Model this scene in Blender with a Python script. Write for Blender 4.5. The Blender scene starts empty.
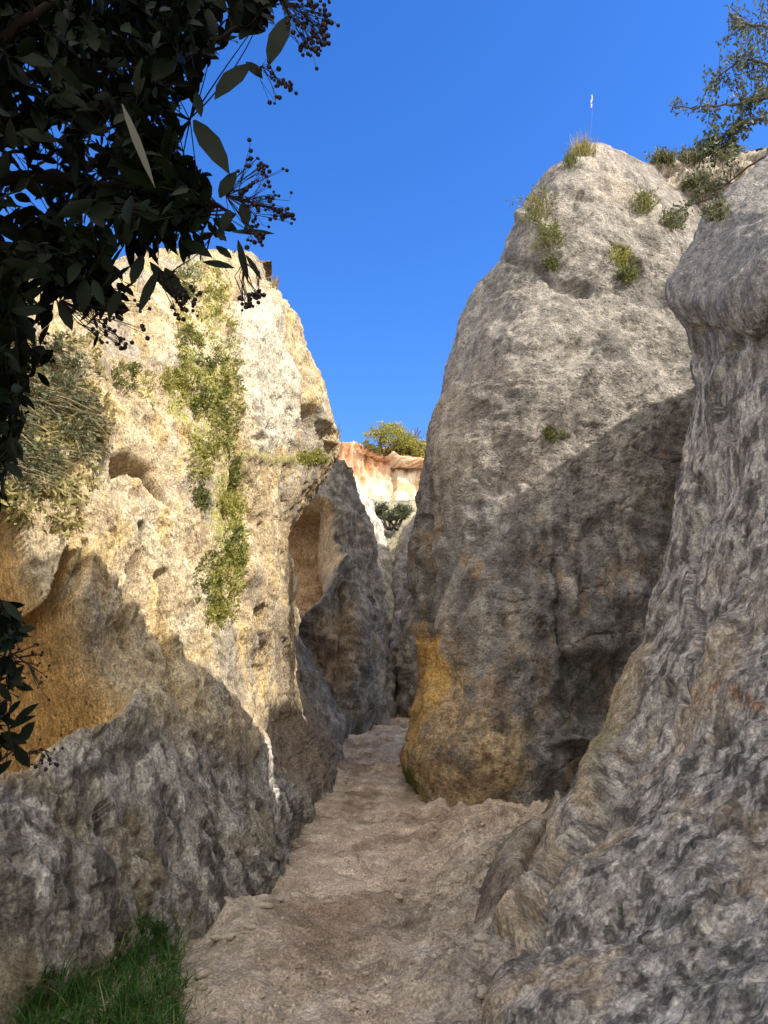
import bpy, math, random
import numpy as np
from mathutils import Vector, Matrix, noise as mnoise
R = math.radians
random.seed(7); rng = np.random.default_rng(7)
SC = bpy.context.scene
COL = SC.collection

# ------------------------------------------------------------------ camera maths
F = 773.0; PITCH = R(15.0); CAM = np.array([0., 0., 1.5])
cT, sT = math.cos(PITCH), math.sin(PITCH)
def ray(px, py):
    v = (512 - np.asarray(py, float)) / F; u = (np.asarray(px, float) - 384) / F
    return np.stack([u + 0*v, cT - v*sT + 0*u, sT + v*cT + 0*u], -1)
def at(px, py, Y):
    d = ray(px, py); return CAM + d * (np.asarray(Y, float) / d[..., 1])[..., None]
def proj(P):
    q = P - CAM; zc = q[..., 1]*cT + q[..., 2]*sT; yc = -q[..., 1]*sT + q[..., 2]*cT
    zc = np.where(zc < .05, .05, zc)
    return 384 + F*q[..., 0]/zc, 512 - F*yc/zc

# ------------------------------------------------------------------ noise
def _h(i, j, k, s):
    n = (i*374761393 + j*668265263 + k*2147483647 + s*1274126177) & 0xffffffff
    n = ((n ^ (n >> 13)) * 1274126177) & 0xffffffff
    n = ((n ^ (n >> 16)) * 2246822519) & 0xffffffff
    return n ^ (n >> 15)
_G = rng.normal(size=(256, 3)); _G /= np.linalg.norm(_G, axis=1)[:, None]
def pn(P, s=0):
    P = np.asarray(P, float); I = np.floor(P).astype(np.int64); f = P - I
    w = f*f*f*(f*(f*6-15)+10); out = 0
    for a in (0, 1):
        for b in (0, 1):
            for c in (0, 1):
                g = _G[_h(I[..., 0]+a, I[..., 1]+b, I[..., 2]+c, s) & 255]
                d = g[..., 0]*(f[..., 0]-a) + g[..., 1]*(f[..., 1]-b) + g[..., 2]*(f[..., 2]-c)
                ww = (w[..., 0] if a else 1-w[..., 0])*(w[..., 1] if b else 1-w[..., 1])*(w[..., 2] if c else 1-w[..., 2])
                out = out + d*ww
    return out*1.6
def fbm(P, s=0, o=4, g=.5):
    a = 1; t = 0; P = np.asarray(P, float)
    for k in range(o): t = t + a*pn(P*2**k + 17.3*k, s+k); a *= g
    return t
def ridged(P, s=0, o=3):
    a = 1; t = 0; P = np.asarray(P, float)
    for k in range(o): t = t + a*(1-2*np.abs(pn(P*2**k+9.1*k, s+k))); a *= .5
    return t-.9
def sm(a, b, x):
    t = np.clip((x-a)/(b-a), 0, 1); return t*t*(3-2*t)
def worley(P, s=0):
    P = np.asarray(P, float); I = np.floor(P).astype(np.int64); best = np.full(P.shape[:-1], 9.); 
    for a in (-1, 0, 1):
        for b in (-1, 0, 1):
            for c in (-1, 0, 1):
                h = _h(I[..., 0]+a, I[..., 1]+b, I[..., 2]+c, s)
                q = np.stack([(h & 1023)/1023., ((h >> 10) & 1023)/1023., ((h >> 20) & 1023)/1023.], -1)
                d = I + np.array([a, b, c]) + q - P
                best = np.minimum(best, (d*d).sum(-1))
    return np.sqrt(best)

# ------------------------------------------------------------------ brushes over a surface
def line_d(px, py, pts):
    best = np.full(np.shape(px), 1e9)
    for (x0, y0), (x1, y1) in zip(pts[:-1], pts[1:]):
        dx, dy = x1-x0, y1-y0; L = dx*dx+dy*dy+1e-9
        t = np.clip(((px-x0)*dx+(py-y0)*dy)/L, 0, 1)
        best = np.minimum(best, np.hypot(px-x0-t*dx, py-y0-t*dy))
    return best
def poly_sd(px, py, pts):
    d = line_d(px, py, list(pts)+[pts[0]]); ins = np.zeros(np.shape(px), bool)
    n = len(pts)
    for i in range(n):
        x0, y0 = pts[i]; x1, y1 = pts[(i+1) % n]
        if y0 == y1: continue
        c = ((y0 > py) != (y1 > py)) & (px < (x1-x0)*(py-y0)/(y1-y0)+x0)
        ins ^= c
    return np.where(ins, -d, d)
def inside(c, pts, soft, wob=5, inner=None):
    """1 inside the outline, falling to 0 at its edge"""
    sd = poly_sd(c['x']+wob*c['w1'], c['y']+wob*c['w2'], pts)
    return sm(0, -soft, sd)*c['front']
def crack(c, pts, w, wob=5):
    d = line_d(c['x']+wob*c['w1'], c['y']+wob*c['w2'], pts)
    return (1-sm(0, w, d))*c['front']
def blob(c, x, y, rx, ry, a=0, wob=4):
    X = c['x']+wob*c['w1']-x; Y = c['y']+wob*c['w2']-y; ca, sa = math.cos(R(a)), math.sin(R(a))
    d = np.hypot((X*ca+Y*sa)/rx, (-X*sa+Y*ca)/ry)
    return (1-sm(0, 1, d))*c['front']

# ------------------------------------------------------------------ object helpers
def tag(o, label=None, cat=None, group=None, kind=None):
    for k, v in (('label', label), ('category', cat), ('group', group), ('kind', kind)):
        if v: o[k] = v
    return o
def link_mesh(name, V, Q, mat, parent=None, smooth=True, col=None, T=None, uv=None):
    V = np.asarray(V, np.float32); me = bpy.data.meshes.new(name)
    nq = 0 if Q is None else len(Q); nt = 0 if T is None else len(T)
    me.vertices.add(len(V)); me.vertices.foreach_set('co', V.ravel())
    loops = []
    if nq: loops.append(np.asarray(Q, np.int32).ravel())
    if nt: loops.append(np.asarray(T, np.int32).ravel())
    lp = np.concatenate(loops); me.loops.add(len(lp)); me.loops.foreach_set('vertex_index', lp)
    me.polygons.add(nq+nt)
    st = np.concatenate([np.arange(nq)*4, nq*4+np.arange(nt)*3]).astype(np.int32)
    me.polygons.foreach_set('loop_start', st)
    if smooth: me.polygons.foreach_set('use_smooth', np.ones(nq+nt, bool))
    me.update(calc_edges=True); me.validate()
    if col is not None:
        at_ = me.color_attributes.new('tint', 'FLOAT_COLOR', 'POINT')
        c4 = np.ones((len(V), 4), np.float32); c4[:, :3] = np.clip(col, .005, .95); at_.data.foreach_set('color', c4.ravel())
    me.materials.append(mat)
    o = bpy.data.objects.new(name, me); COL.objects.link(o)
    if parent: o.parent = parent
    return o
def empty(name, loc=(0, 0, 0)):
    o = bpy.data.objects.new(name, None); COL.objects.link(o); o.location = loc; return o

# ------------------------------------------------------------------ materials
def nodes(name):
    m = bpy.data.materials.new(name); m.use_nodes = True; nt = m.node_tree
    return m, nt, nt.nodes['Principled BSDF'], nt.nodes.new, nt.links.new
def rock_mat(name, s1=9, s2=38, stretch=(1, 1, 1), bump=.5, dist=.03, contrast=.45, pits=.35, rough=.95, grain=60):
    m, nt, b, N, L = nodes(name)
    tc = N('ShaderNodeTexCoord'); mp = N('ShaderNodeMapping'); mp.inputs['Scale'].default_value = stretch
    L(tc.outputs['Object'], mp.inputs['Vector'])
    tc_ = N('ShaderNodeMapping'); L(tc.outputs['Object'], tc_.inputs['Vector'])
    def noi(sc, det, ro=.6, vec=mp):
        n = N('ShaderNodeTexNoise'); n.inputs['Scale'].default_value = sc; n.inputs['Detail'].default_value = det
        n.inputs['Roughness'].default_value = ro; L(vec.outputs['Vector'], n.inputs['Vector']); return n
    n1 = noi(s1, 9, .68); n2 = noi(s2, 6, .7); n3 = noi(grain, 5, .7, tc_)
    vo = N('ShaderNodeTexVoronoi'); vo.inputs['Scale'].default_value = s1*2.2; L(mp.outputs['Vector'], vo.inputs['Vector'])
    at_ = N('ShaderNodeAttribute'); at_.attribute_name = 'tint'
    # albedo variation
    r1 = N('ShaderNodeMapRange'); r1.inputs['From Min'].default_value = .3; r1.inputs['From Max'].default_value = .7
    r1.inputs['To Min'].default_value = 1-contrast; r1.inputs['To Max'].default_value = 1+contrast
    L(n1.outputs['Fac'], r1.inputs['Value'])
    r2 = N('ShaderNodeMapRange'); r2.inputs['From Min'].default_value = .38; r2.inputs['From Max'].default_value = .62
    r2.inputs['To Min'].default_value = 1-contrast*.7; r2.inputs['To Max'].default_value = 1+contrast*.7
    L(n2.outputs['Fac'], r2.inputs['Value'])
    r3 = N('ShaderNodeMapRange'); r3.inputs['From Min'].default_value = .40; r3.inputs['From Max'].default_value = .60
    r3.inputs['To Min'].default_value = .72; r3.inputs['To Max'].default_value = 1.28; L(n3.outputs['Fac'], r3.inputs['Value'])
    m0 = N('ShaderNodeMath'); m0.operation = 'MULTIPLY'; L(r1.outputs[0], m0.inputs[0]); L(r2.outputs[0], m0.inputs[1])
    mu = N('ShaderNodeMath'); mu.operation = 'MULTIPLY'; L(m0.outputs[0], mu.inputs[0]); L(r3.outputs[0], mu.inputs[1])
    sc = N('ShaderNodeVectorMath'); sc.operation = 'SCALE'; L(at_.outputs['Color'], sc.inputs[0]); L(mu.outputs[0], sc.inputs['Scale'])
    L(sc.outputs[0], b.inputs['Base Color'])
    b.inputs['Roughness'].default_value = rough; b.inputs['Specular IOR Level'].default_value = .2
    # relief
    pr = N('ShaderNodeMapRange'); pr.inputs['From Min'].default_value = 0; pr.inputs['From Max'].default_value = .35
    pr.inputs['To Min'].default_value = -pits; pr.inputs['To Max'].default_value = 0; L(vo.outputs['Distance'], pr.inputs['Value'])
    a1 = N('ShaderNodeMath'); a1.operation = 'MULTIPLY_ADD'; L(n2.outputs['Fac'], a1.inputs[0]); a1.inputs[1].default_value = .45; L(n1.outputs['Fac'], a1.inputs[2])
    a3 = N('ShaderNodeMath'); a3.operation = 'MULTIPLY_ADD'; L(n3.outputs['Fac'], a3.inputs[0]); a3.inputs[1].default_value = .4; L(a1.outputs[0], a3.inputs[2])
    a2 = N('ShaderNodeMath'); a2.operation = 'ADD'; L(a3.outputs[0], a2.inputs[0]); L(pr.outputs[0], a2.inputs[1])
    bp = N('ShaderNodeBump'); bp.inputs['Strength'].default_value = bump; bp.inputs['Distance'].default_value = dist
    L(a2.outputs[0], bp.inputs['Height']); L(bp.outputs[0], b.inputs['Normal'])
    return m
def leaf_mat(name, c1, c2, trans=.25, rough=.5, spec=.3):
    m, nt, b, N, L = nodes(name)
    tc = N('ShaderNodeTexCoord'); n = N('ShaderNodeTexNoise'); n.inputs['Scale'].default_value = 6; n.inputs['Detail'].default_value = 3
    L(tc.outputs['Object'], n.inputs['Vector'])
    at_ = N('ShaderNodeAttribute'); at_.attribute_name = 'tint'
    mr = N('ShaderNodeMapRange'); mr.inputs['From Min'].default_value = .35; mr.inputs['From Max'].default_value = .65; L(n.outputs['Fac'], mr.inputs['Value'])
    mx = N('ShaderNodeMix'); mx.data_type = 'RGBA'; mx.inputs['A'].default_value = (*c1, 1); mx.inputs['B'].default_value = (*c2, 1)
    ad = N('ShaderNodeMath'); ad.operation = 'MULTIPLY_ADD'; L(mr.outputs[0], ad.inputs[0]); ad.inputs[1].default_value = .4
    sp = N('ShaderNodeSeparateColor'); L(at_.outputs['Color'], sp.inputs[0])
    m6 = N('ShaderNodeMath'); m6.operation = 'MULTIPLY'; L(sp.outputs[0], m6.inputs[0]); m6.inputs[1].default_value = .6; L(m6.outputs[0], ad.inputs[2])
    L(ad.outputs[0], mx.inputs['Factor']); L(mx.outputs['Result'], b.inputs['Base Color'])
    b.inputs['Roughness'].default_value = rough; b.inputs['Specular IOR Level'].default_value = spec
    tr = N('ShaderNodeBsdfTranslucent'); L(mx.outputs['Result'], tr.inputs['Color'])
    ms = N('ShaderNodeMixShader'); ms.inputs[0].default_value = trans
    L(b.outputs[0], ms.inputs[1]); L(tr.outputs[0], ms.inputs[2]); L(ms.outputs[0], nt.nodes['Material Output'].inputs['Surface'])
    return m
def plain_mat(name, c, rough=.9, sc=20, var=.3):
    m, nt, b, N, L = nodes(name)
    tc = N('ShaderNodeTexCoord'); n = N('ShaderNodeTexNoise'); n.inputs['Scale'].default_value = sc; n.inputs['Detail'].default_value = 4
    L(tc.outputs['Object'], n.inputs['Vector'])
    cr = N('ShaderNodeValToRGB'); cr.color_ramp.elements[0].position = .3; cr.color_ramp.elements[1].position = .7
    cr.color_ramp.elements[0].color = (*[x*(1-var) for x in c], 1); cr.color_ramp.elements[1].color = (*[min(1, x*(1+var)) for x in c], 1)
    L(n.outputs['Fac'], cr.inputs[0]); L(cr.outputs[0], b.inputs['Base Color']); b.inputs['Roughness'].default_value = rough
    b.inputs['Specular IOR Level'].default_value = .2
    return m
M_STREAK = rock_mat('streaked_grey_sandstone', 8, 34, (1.2, 1.2, .62), .75, .05, .5, .45)
M_PALE = rock_mat('pale_sandstone', 8, 36, (1.2, 1.2, .6), 1., .06, .45, .5)
M_GREY = rock_mat('grey_pinnacle_sandstone', 5, 24, (1, 1, 1.2), .9, .07, .45, .5)
M_FAR = rock_mat('far_badland_clay', 1.2, 6, (1.5, 1.5, .5), .6, .1, .25, .2)
M_SAND = rock_mat('trodden_sand', 5, 45, (1, 1, 1), .9, .045, .4, .15)

# ------------------------------------------------------------------ loft of a closed rock body
def herm(Pt, t, ts, closed=False):
    """cubic Hermite along axis 0 of Pt at parameters ts"""
    n = len(Pt); m = np.zeros_like(Pt)
    d = (Pt[1:]-Pt[:-1]) / (t[1:]-t[:-1]).reshape((-1,)+(1,)*(Pt.ndim-1))
    m[1:-1] = .5*(d[1:]+d[:-1]); m[0] = d[0]; m[-1] = d[-1]
    if closed: m[0] = m[-1] = .5*(d[0]+d[-1])
    k = np.clip(np.searchsorted(t, ts, side='right')-1, 0, n-2); h = t[k+1]-t[k]; s = (ts-t[k])/h
    sh = (-1,)+(1,)*(Pt.ndim-1); s = s.reshape(sh); h = h.reshape(sh)
    return ((2*s**3-3*s**2+1)*Pt[k] + (s**3-2*s**2+s)*h*m[k] + (-2*s**3+3*s**2)*Pt[k+1] + (s**3-s**2)*h*m[k+1])
def loft(name, rows, back, mat, disp, color, step=1.7, parent=None, drop=1.6, lim=(-30, 798, -30, 1054), capz=.25):
    """rows bottom to top, each a list of (px, py, Y) across the face; back = [(dpx, dpy, dY)...] closing it behind"""
    K = len(rows[0]); rows = [list(r) for r in rows]
    W = []
    for r in rows:
        pts = [at(*p) for p in r]
        L_, F_ = r[-1], r[0]
        bl, bf = back
        pts += [at(L_[0]+bl[0], L_[1]+bl[1], L_[2]+bl[2]), at(F_[0]+bf[0], F_[1]+bf[1], F_[2]+bf[2])]
        W.append(pts)
    W = np.array(W)
    low = W[0].copy(); low[:, 2] -= drop; W = np.concatenate([low[None], W])
    rows = [[(p[0], p[1]+200, p[2]) for p in rows[0]]] + rows
    pix = np.array(rows)[..., :2]
    # u samples
    W = np.concatenate([W, W[:, :1]], axis=1)
    tu = np.concatenate([[0], np.cumsum(np.linalg.norm(np.diff(W, axis=1), axis=2).mean(0)+1e-3)])
    us = []; fr = []
    for i in range(K+2):
        if i < K-1:
            a, b = pix[1:, i, 0], pix[1:, i+1, 0]; onscr = (np.maximum(a, b) > lim[0]) & (np.minimum(a, b) < lim[1])
            ln = np.linalg.norm(pix[1:, i+1]-pix[1:, i], axis=1)
            n = int(max(6, (ln[onscr].max()/step) if onscr.any() else ln.max()/25))
        else: n = 14
        us += list(tu[i]+(tu[i+1]-tu[i])*np.arange(n)/n); fr += [1. if (i < K-1) else 0.]*n
        if i == K-1: fr[-n:] = list(1-np.arange(n)/n*2)
        if i == K+1: fr[-n:] = list(np.clip(np.arange(n)/n*2-1, 0, 1))
    us = np.array(us); fr = np.clip(np.array(fr), 0, 1)
    tv = np.concatenate([[0], np.cumsum(np.linalg.norm(np.diff(W, axis=0), axis=2).mean(1)+1e-3)])
    vs = []
    for j in range(len(rows)-1):
        ln = np.abs(pix[j+1, :, 1]-pix[j, :, 1]); n = 8 if j == 0 else int(max(3, np.median(ln)*1.15/step))
        vs += list(tv[j]+(tv[j+1]-tv[j])*np.arange(n)/n)
    vs = np.array(vs+[tv[-1]])
    A = herm(W, tv, vs); A = herm(A.transpose(1, 0, 2), tu, us, True).transpose(1, 0, 2)
    # cap rings
    top = A[-1]; c = top.mean(0); caps = []
    for s in (.85, .6, .3, .08):
        q = c+(top-c)*s; q[:, 2] += capz*(1-s); caps.append(q)
    A = np.concatenate([A, np.array(caps)]); nv, nu = A.shape[:2]
    def normals(A):
        du = np.roll(A, -1, 1)-np.roll(A, 1, 1); dv = np.gradient(A, axis=0)
        n = np.cross(du, dv); return n/(np.linalg.norm(n, axis=2)[..., None]+1e-9)
    N_ = normals(A)
    def ctx(A, N_):
        x, y = proj(A)
        return dict(P=A, N=N_, x=x, y=y, front=np.broadcast_to(fr, (nv, nu)), w1=fbm(A*2.2, 31, 3), w2=fbm(A*2.2, 61, 3))
    c = ctx(A, N_)
    A2 = A + N_*disp(c)[..., None]
    N2 = normals(A2); c2 = dict(c); c2['P'] = A2; c2['N'] = N2
    c2['x'], c2['y'] = c['x'], c['y']
    col = color(c2)
    V = A2.reshape(-1, 3); idx = np.arange(nv*nu).reshape(nv, nu)
    a = idx[:-1]; b = np.roll(idx, -1, 1)[:-1]; d = idx[1:]; e = np.roll(idx, -1, 1)[1:]
    Q = np.stack([a, b, e, d], -1).reshape(-1, 4)
    V = np.concatenate([V, A2[-1].mean(0)[None]]); ci = len(V)-1
    T = np.stack([idx[-1], np.roll(idx[-1], -1), np.full(nu, ci)], -1)
    col = np.concatenate([col.reshape(-1, 3), col.reshape(-1, 3)[-1:]])
    o = link_mesh(name, V, Q, mat, parent, True, col, T)
    print(name, nv, nu, nv*nu)
    return o
def mixc(a, b, t):
    return a*(1-t[..., None]) + np.asarray(b, float)*t[..., None]
def base(c, col):
    return np.broadcast_to(np.asarray(col, float), c['P'].shape).copy()
XYZ = lambda x, y, z: np.array([x, y, z], float)
def fis(P, s, w=.06): return sm(w, 0, np.abs(pn(P, s)))*sm(-.1, .25, pn(P*.6+5, s+1))

OCHRE = (.62, .39, .14); TAN = (.50, .385, .235); PALE = (.62, .52, .35); GREYR = (.30, .275, .245); DARK = (.085, .08, .075)
MOSS = (.13, .16, .035)

# ================================================================== LEFT WALL
def l1_disp(c):
    P = c['P']
    d = .16*fbm(P*.55, 1, 3) + .055*fbm(P*1.7, 2, 3) + .022*fbm(P*5, 3, 3) + .014*fbm(P*14, 4, 4, .6)
    up = sm(760, 690, c['y'])          # upper, eroded part
    d += .04*ridged(P*XYZ(2.2, 2.2, .4), 5, 3)*(1-.2*up)
    d -= .035*sm(.3, .42, fbm(P*XYZ(5, 5, 3.0), 8, 2))
    d += .012*ridged(P*XYZ(9, 9, 2.2), 9, 3)*(1-up)+.008*ridged(P*XYZ(14, 14, 2), 10, 2)
    pit = worley(P*XYZ(4, 4, 3), 11); d -= .03*sm(.2, .05, pit)
    d -= .035*fis(P*XYZ(1.6, 1.6, .7), 12, .05)+.02*fis(P*XYZ(4, 4, 2), 14, .07)
    cave = [(-260, 470), (0, 500), (18, 520), (30, 560), (48, 600), (62, 548), (74, 556), (82, 620), (105, 665), (137, 690), (125, 712), (60, 738), (0, 770), (-260, 830)]
    d -= .95*inside(c, cave, 20, 2)
    d -= .45*inside(c, cave, 4, 2)
    d *= 1-.0*d
    # overhanging lip under which the wall breaks away
    d -= .4*inside(c, [(112, 452), (135, 447), (160, 460), (170, 485), (178, 510), (168, 500), (150, 478), (128, 470), (115, 475)], 7, 4)
    d -= .45*inside(c, [(92, 430), (112, 420), (115, 450), (106, 475), (92, 480)], 9, 5)
    d -= .35*crack(c, [(145, 525), (140, 560), (131, 605), (128, 640)], 7, 3)
    d -= .16*crack(c, [(168, 570), (172, 620), (180, 660), (190, 690)], 6, 4)
    d -= .18*crack(c, [(82, 545), (75, 600), (88, 650)], 6, 4)
    d -= .12*crack(c, [(235, 300), (243, 400), (247, 520), (245, 620)], 9, 8)
    d += .12*blob(c, 260, 350, 40, 70, 10)
    d -= .25*crack(c, [(262, 262), (290, 310), (308, 370), (310, 420), (300, 455)], 10, 5)
    d += .15*crack(c, [(285, 290), (318, 385), (335, 440)], 10, 4)
    d += .03*crack(c, [(250, 458), (300, 462), (330, 462)], 7, 3)     # grassy shelf
    d -= .1*blob(c, 256, 440, 8, 6) + .1*blob(c, 266, 428, 8, 5) + .07*blob(c, 246, 470, 6, 8)
    d -= .14*crack(c, [(262, 610), (268, 700), (282, 780)], 7, 4)
    d -= .3*crack(c, [(296, 640), (308, 690), (335, 735), (352, 766)], 7, 2)*.5
    # niches in the lower bulge
    d -= .22*inside(c, [(104, 800), (112, 796), (124, 803), (122, 828), (108, 832)], 7, 2)
    d -= .55*inside(c, [(-200, 820), (-5, 850), (12, 880), (30, 930), (38, 1024), (-200, 1060)], 24, 4)
    d -= .05*crack(c, [(52, 830), (60, 880), (55, 930)], 6, 5) + .06*crack(c, [(150, 880), (152, 950)], 5, 5)
    d += .1*blob(c, 60, 870, 90, 60)
    return d
def l1_col(c):
    P = c['P']; n1 = fbm(P*1.1, 21, 3); n2 = fbm(P*XYZ(4, 4, 1.2), 22, 4); n3 = fbm(P*9, 23, 3)
    up = sm(770, 690, c['y']+18*n1)
    C = base(c, TAN)
    C = mixc(C, PALE, sm(-.2, .4, n1+.4*n2)); C = mixc(C, (.56, .39, .17), .75*sm(.05, .5, n2+.3*n1))
    C = mixc(C, GREYR, .65*sm(.05, .45, fbm(P*XYZ(1.5, 1.5, .6), 24, 4)))
    C = mixc(C, (.33, .23, .13), .5*sm(.25, .55, n3))
    C = mixc(C, (.62, .56, .44), .8*inside(c, [(228, 300), (262, 270), (300, 350), (308, 420), (296, 455), (250, 458), (235, 400)], 14, 8))
    # stained and lichen-grey lower bulge
    L = base(c, (.33, .30, .26)); L = mixc(L, (.54, .50, .44), sm(.0, .4, n2)); L = mixc(L, (.075, .068, .06), .75*sm(.02, .4, fbm(P*XYZ(7, 7, 1.3), 25, 4)))
    L = mixc(L, (.34, .27, .16), .5*sm(.2, .5, fbm(P*1.4, 26, 2)))
    C = mixc(C, L, 1-up)
    C = mixc(C, (.27, .21, .155), .8*inside(c, [(262, 600), (290, 600), (300, 680), (350, 762), (300, 800), (275, 760)], 12, 6))
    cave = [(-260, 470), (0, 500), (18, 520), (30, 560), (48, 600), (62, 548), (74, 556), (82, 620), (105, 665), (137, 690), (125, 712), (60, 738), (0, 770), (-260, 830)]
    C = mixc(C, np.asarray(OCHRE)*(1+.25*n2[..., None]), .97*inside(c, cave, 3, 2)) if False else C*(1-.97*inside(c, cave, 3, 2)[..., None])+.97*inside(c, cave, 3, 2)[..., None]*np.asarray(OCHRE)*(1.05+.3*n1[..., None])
    C = mixc(C, (.62, .44, .24), .8*inside(c, [(-200, 720), (0, 722), (60, 715), (130, 705), (100, 730), (0, 785), (-200, 830)], 14, 6))
    # moss and algae running down the seep
    g = inside(c, [(175, 262), (225, 262), (240, 360), (242, 470), (246, 560), (238, 600), (222, 640), (205, 600), (195, 540), (190, 440), (150, 400), (130, 375), (180, 370)], 14, 22)
    C = mixc(C, (.33, .33, .10), .75*g*sm(-.05, .3, n2+n3*.9))
    g2 = crack(c, [(250, 455), (285, 460), (328, 462)], 7, 3); C = mixc(C, (.28, .27, .08), .8*g2)
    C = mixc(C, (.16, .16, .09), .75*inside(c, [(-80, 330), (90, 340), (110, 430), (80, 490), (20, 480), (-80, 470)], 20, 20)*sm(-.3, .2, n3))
    return C
L1 = [
 [(-300,1060,2.7),(-120,1030,3.3),(0,1005,4.0),(80,985,4.6),(150,965,5.1),(215,940,5.6),(280,885,6.7),(305,812,10.2),(350,764,15)],
 [(-300,900,2.9),(-120,890,3.5),(0,880,4.1),(80,870,4.8),(150,865,5.3),(222,852,6.0),(284,835,7.4),(305,785,10.2),(338,752,15)],
 [(-300,820,3.1),(-120,810,3.7),(0,785,4.4),(80,745,5.1),(140,712,5.8),(205,735,6.5),(268,765,7.8),(292,755,10.2),(314,722,14.5)],
 [(-300,700,3.7),(-120,700,4.3),(0,690,5.1),(80,675,5.7),(140,660,6.3),(205,660,7.1),(250,670,8.2),(275,690,10.2),(301,682,14)],
 [(-300,600,3.9),(-120,600,4.5),(0,600,5.3),(80,590,5.9),(140,585,6.6),(205,590,7.4),(252,600,8.4),(277,610,10.1),(289,632,13.5)],
 [(-300,505,4.1),(-120,505,4.7),(0,510,5.5),(80,505,6.2),(145,505,6.9),(210,510,7.7),(255,515,8.7),(281,522,10.1),(289,540,13)],
 [(-300,475,4.2),(-120,475,4.8),(0,478,5.6),(80,475,6.3),(145,475,7.0),(212,477,7.9),(258,485,8.9),(287,488,10.2),(308,506,12.6)],
 [(-300,440,4.3),(-120,440,5.0),(0,440,5.8),(80,440,6.5),(145,440,7.2),(215,440,8.1),(260,445,9),(293,452,10.5),(331,474,12.4)],
 [(-300,370,4.6),(-120,370,5.3),(0,380,6.1),(80,378,6.8),(145,378,7.5),(215,380,8.4),(262,385,9.3),(305,395,10.6),(346,443,12.2)],
 [(-300,345,4.9),(-120,345,5.7),(0,348,6.6),(80,330,7.2),(145,318,7.9),(215,320,8.8),(258,325,9.7),(292,335,10.8),(323,382,12)],
 [(-300,325,5.4),(-120,320,6.2),(0,322,7.1),(80,300,7.7),(145,282,8.4),(205,270,9.3),(238,275,10.1),(270,290,11),(300,330,12)],
 [(-300,300,6.2),(-120,300,7.0),(0,305,7.9),(80,282,8.5),(145,260,9.0),(200,248,9.7),(230,248,10.3),(252,256,11),(270,275,11.8)],
]
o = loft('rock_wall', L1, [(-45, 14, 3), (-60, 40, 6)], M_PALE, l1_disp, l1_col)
tag(o, 'tall pale sandstone wall left of the path, sunlit above, with a yellow hollow and a streaked grey foot', 'rock wall')

# ================================================================== PINNACLE
def p_disp(c):
    P = c['P']
    d = .2*fbm(P*.5, 41, 3) + .06*fbm(P*1.5, 42, 3) + .018*fbm(P*4.5, 43, 3) + .012*fbm(P*13, 44, 4, .6)
    hi = sm(520, 420, c['y'])
    d += .012*hi*ridged(P*XYZ(1.6, 1.6, 6)+.3*c['w1'][..., None], 45, 3)
    d += .09*(1-hi)*ridged(P*XYZ(.9, .9, .6), 46, 3)
    d -= .03*sm(.16, .04, worley(P*XYZ(2.2, 2.2, 4.5), 47)) + .035*fis(P*XYZ(1.2, 1.2, 2.2), 49, .04)
    d -= .014*sm(.25, .05, worley(P*XYZ(7, 7, 10), 48))*(.4+hi)
    # foot: bulging base, black undercut and slot
    d += .15*blob(c, 470, 760, 70, 45) 
    d -= .24*inside(c, [(556, 640), (600, 636), (640, 660), (640, 735), (560, 738), (545, 700)], 26, 6)
    d -= .07*inside(c, [(528, 772), (560, 745), (600, 752), (600, 812), (530, 812)], 16, 5)
    d += .22*crack(c, [(560, 742), (610, 738)], 7, 3)
    d -= .16*inside(c, [(481, 752), (492, 752), (497, 764), (490, 774), (480, 768)], 6, 1)
    d -= .25*crack(c, [(424, 520), (428, 600), (424, 640)], 7, 3)
    d += .16*blob(c, 570, 600, 16, 60, 8) - .14*crack(c, [(556, 560), (563, 640)], 7, 5)+ .1*blob(c, 530, 560, 12, 55, -6)
    # ledges with plants high up
    d -= .16*crack(c, [(505, 262), (540, 270), (560, 285), (590, 290)], 7, 5) + .22*inside(c, [(600, 235), (630, 250), (650, 275), (640, 285), (615, 268)], 8, 4)
    d += .12*crack(c, [(520, 215), (545, 230), (560, 262)], 8, 4)
    d -= .1*crack(c, [(575, 195), (600, 198)], 5, 3) + .12*crack(c, [(640, 180), (690, 240)], 6, 4)
    return d
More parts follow.
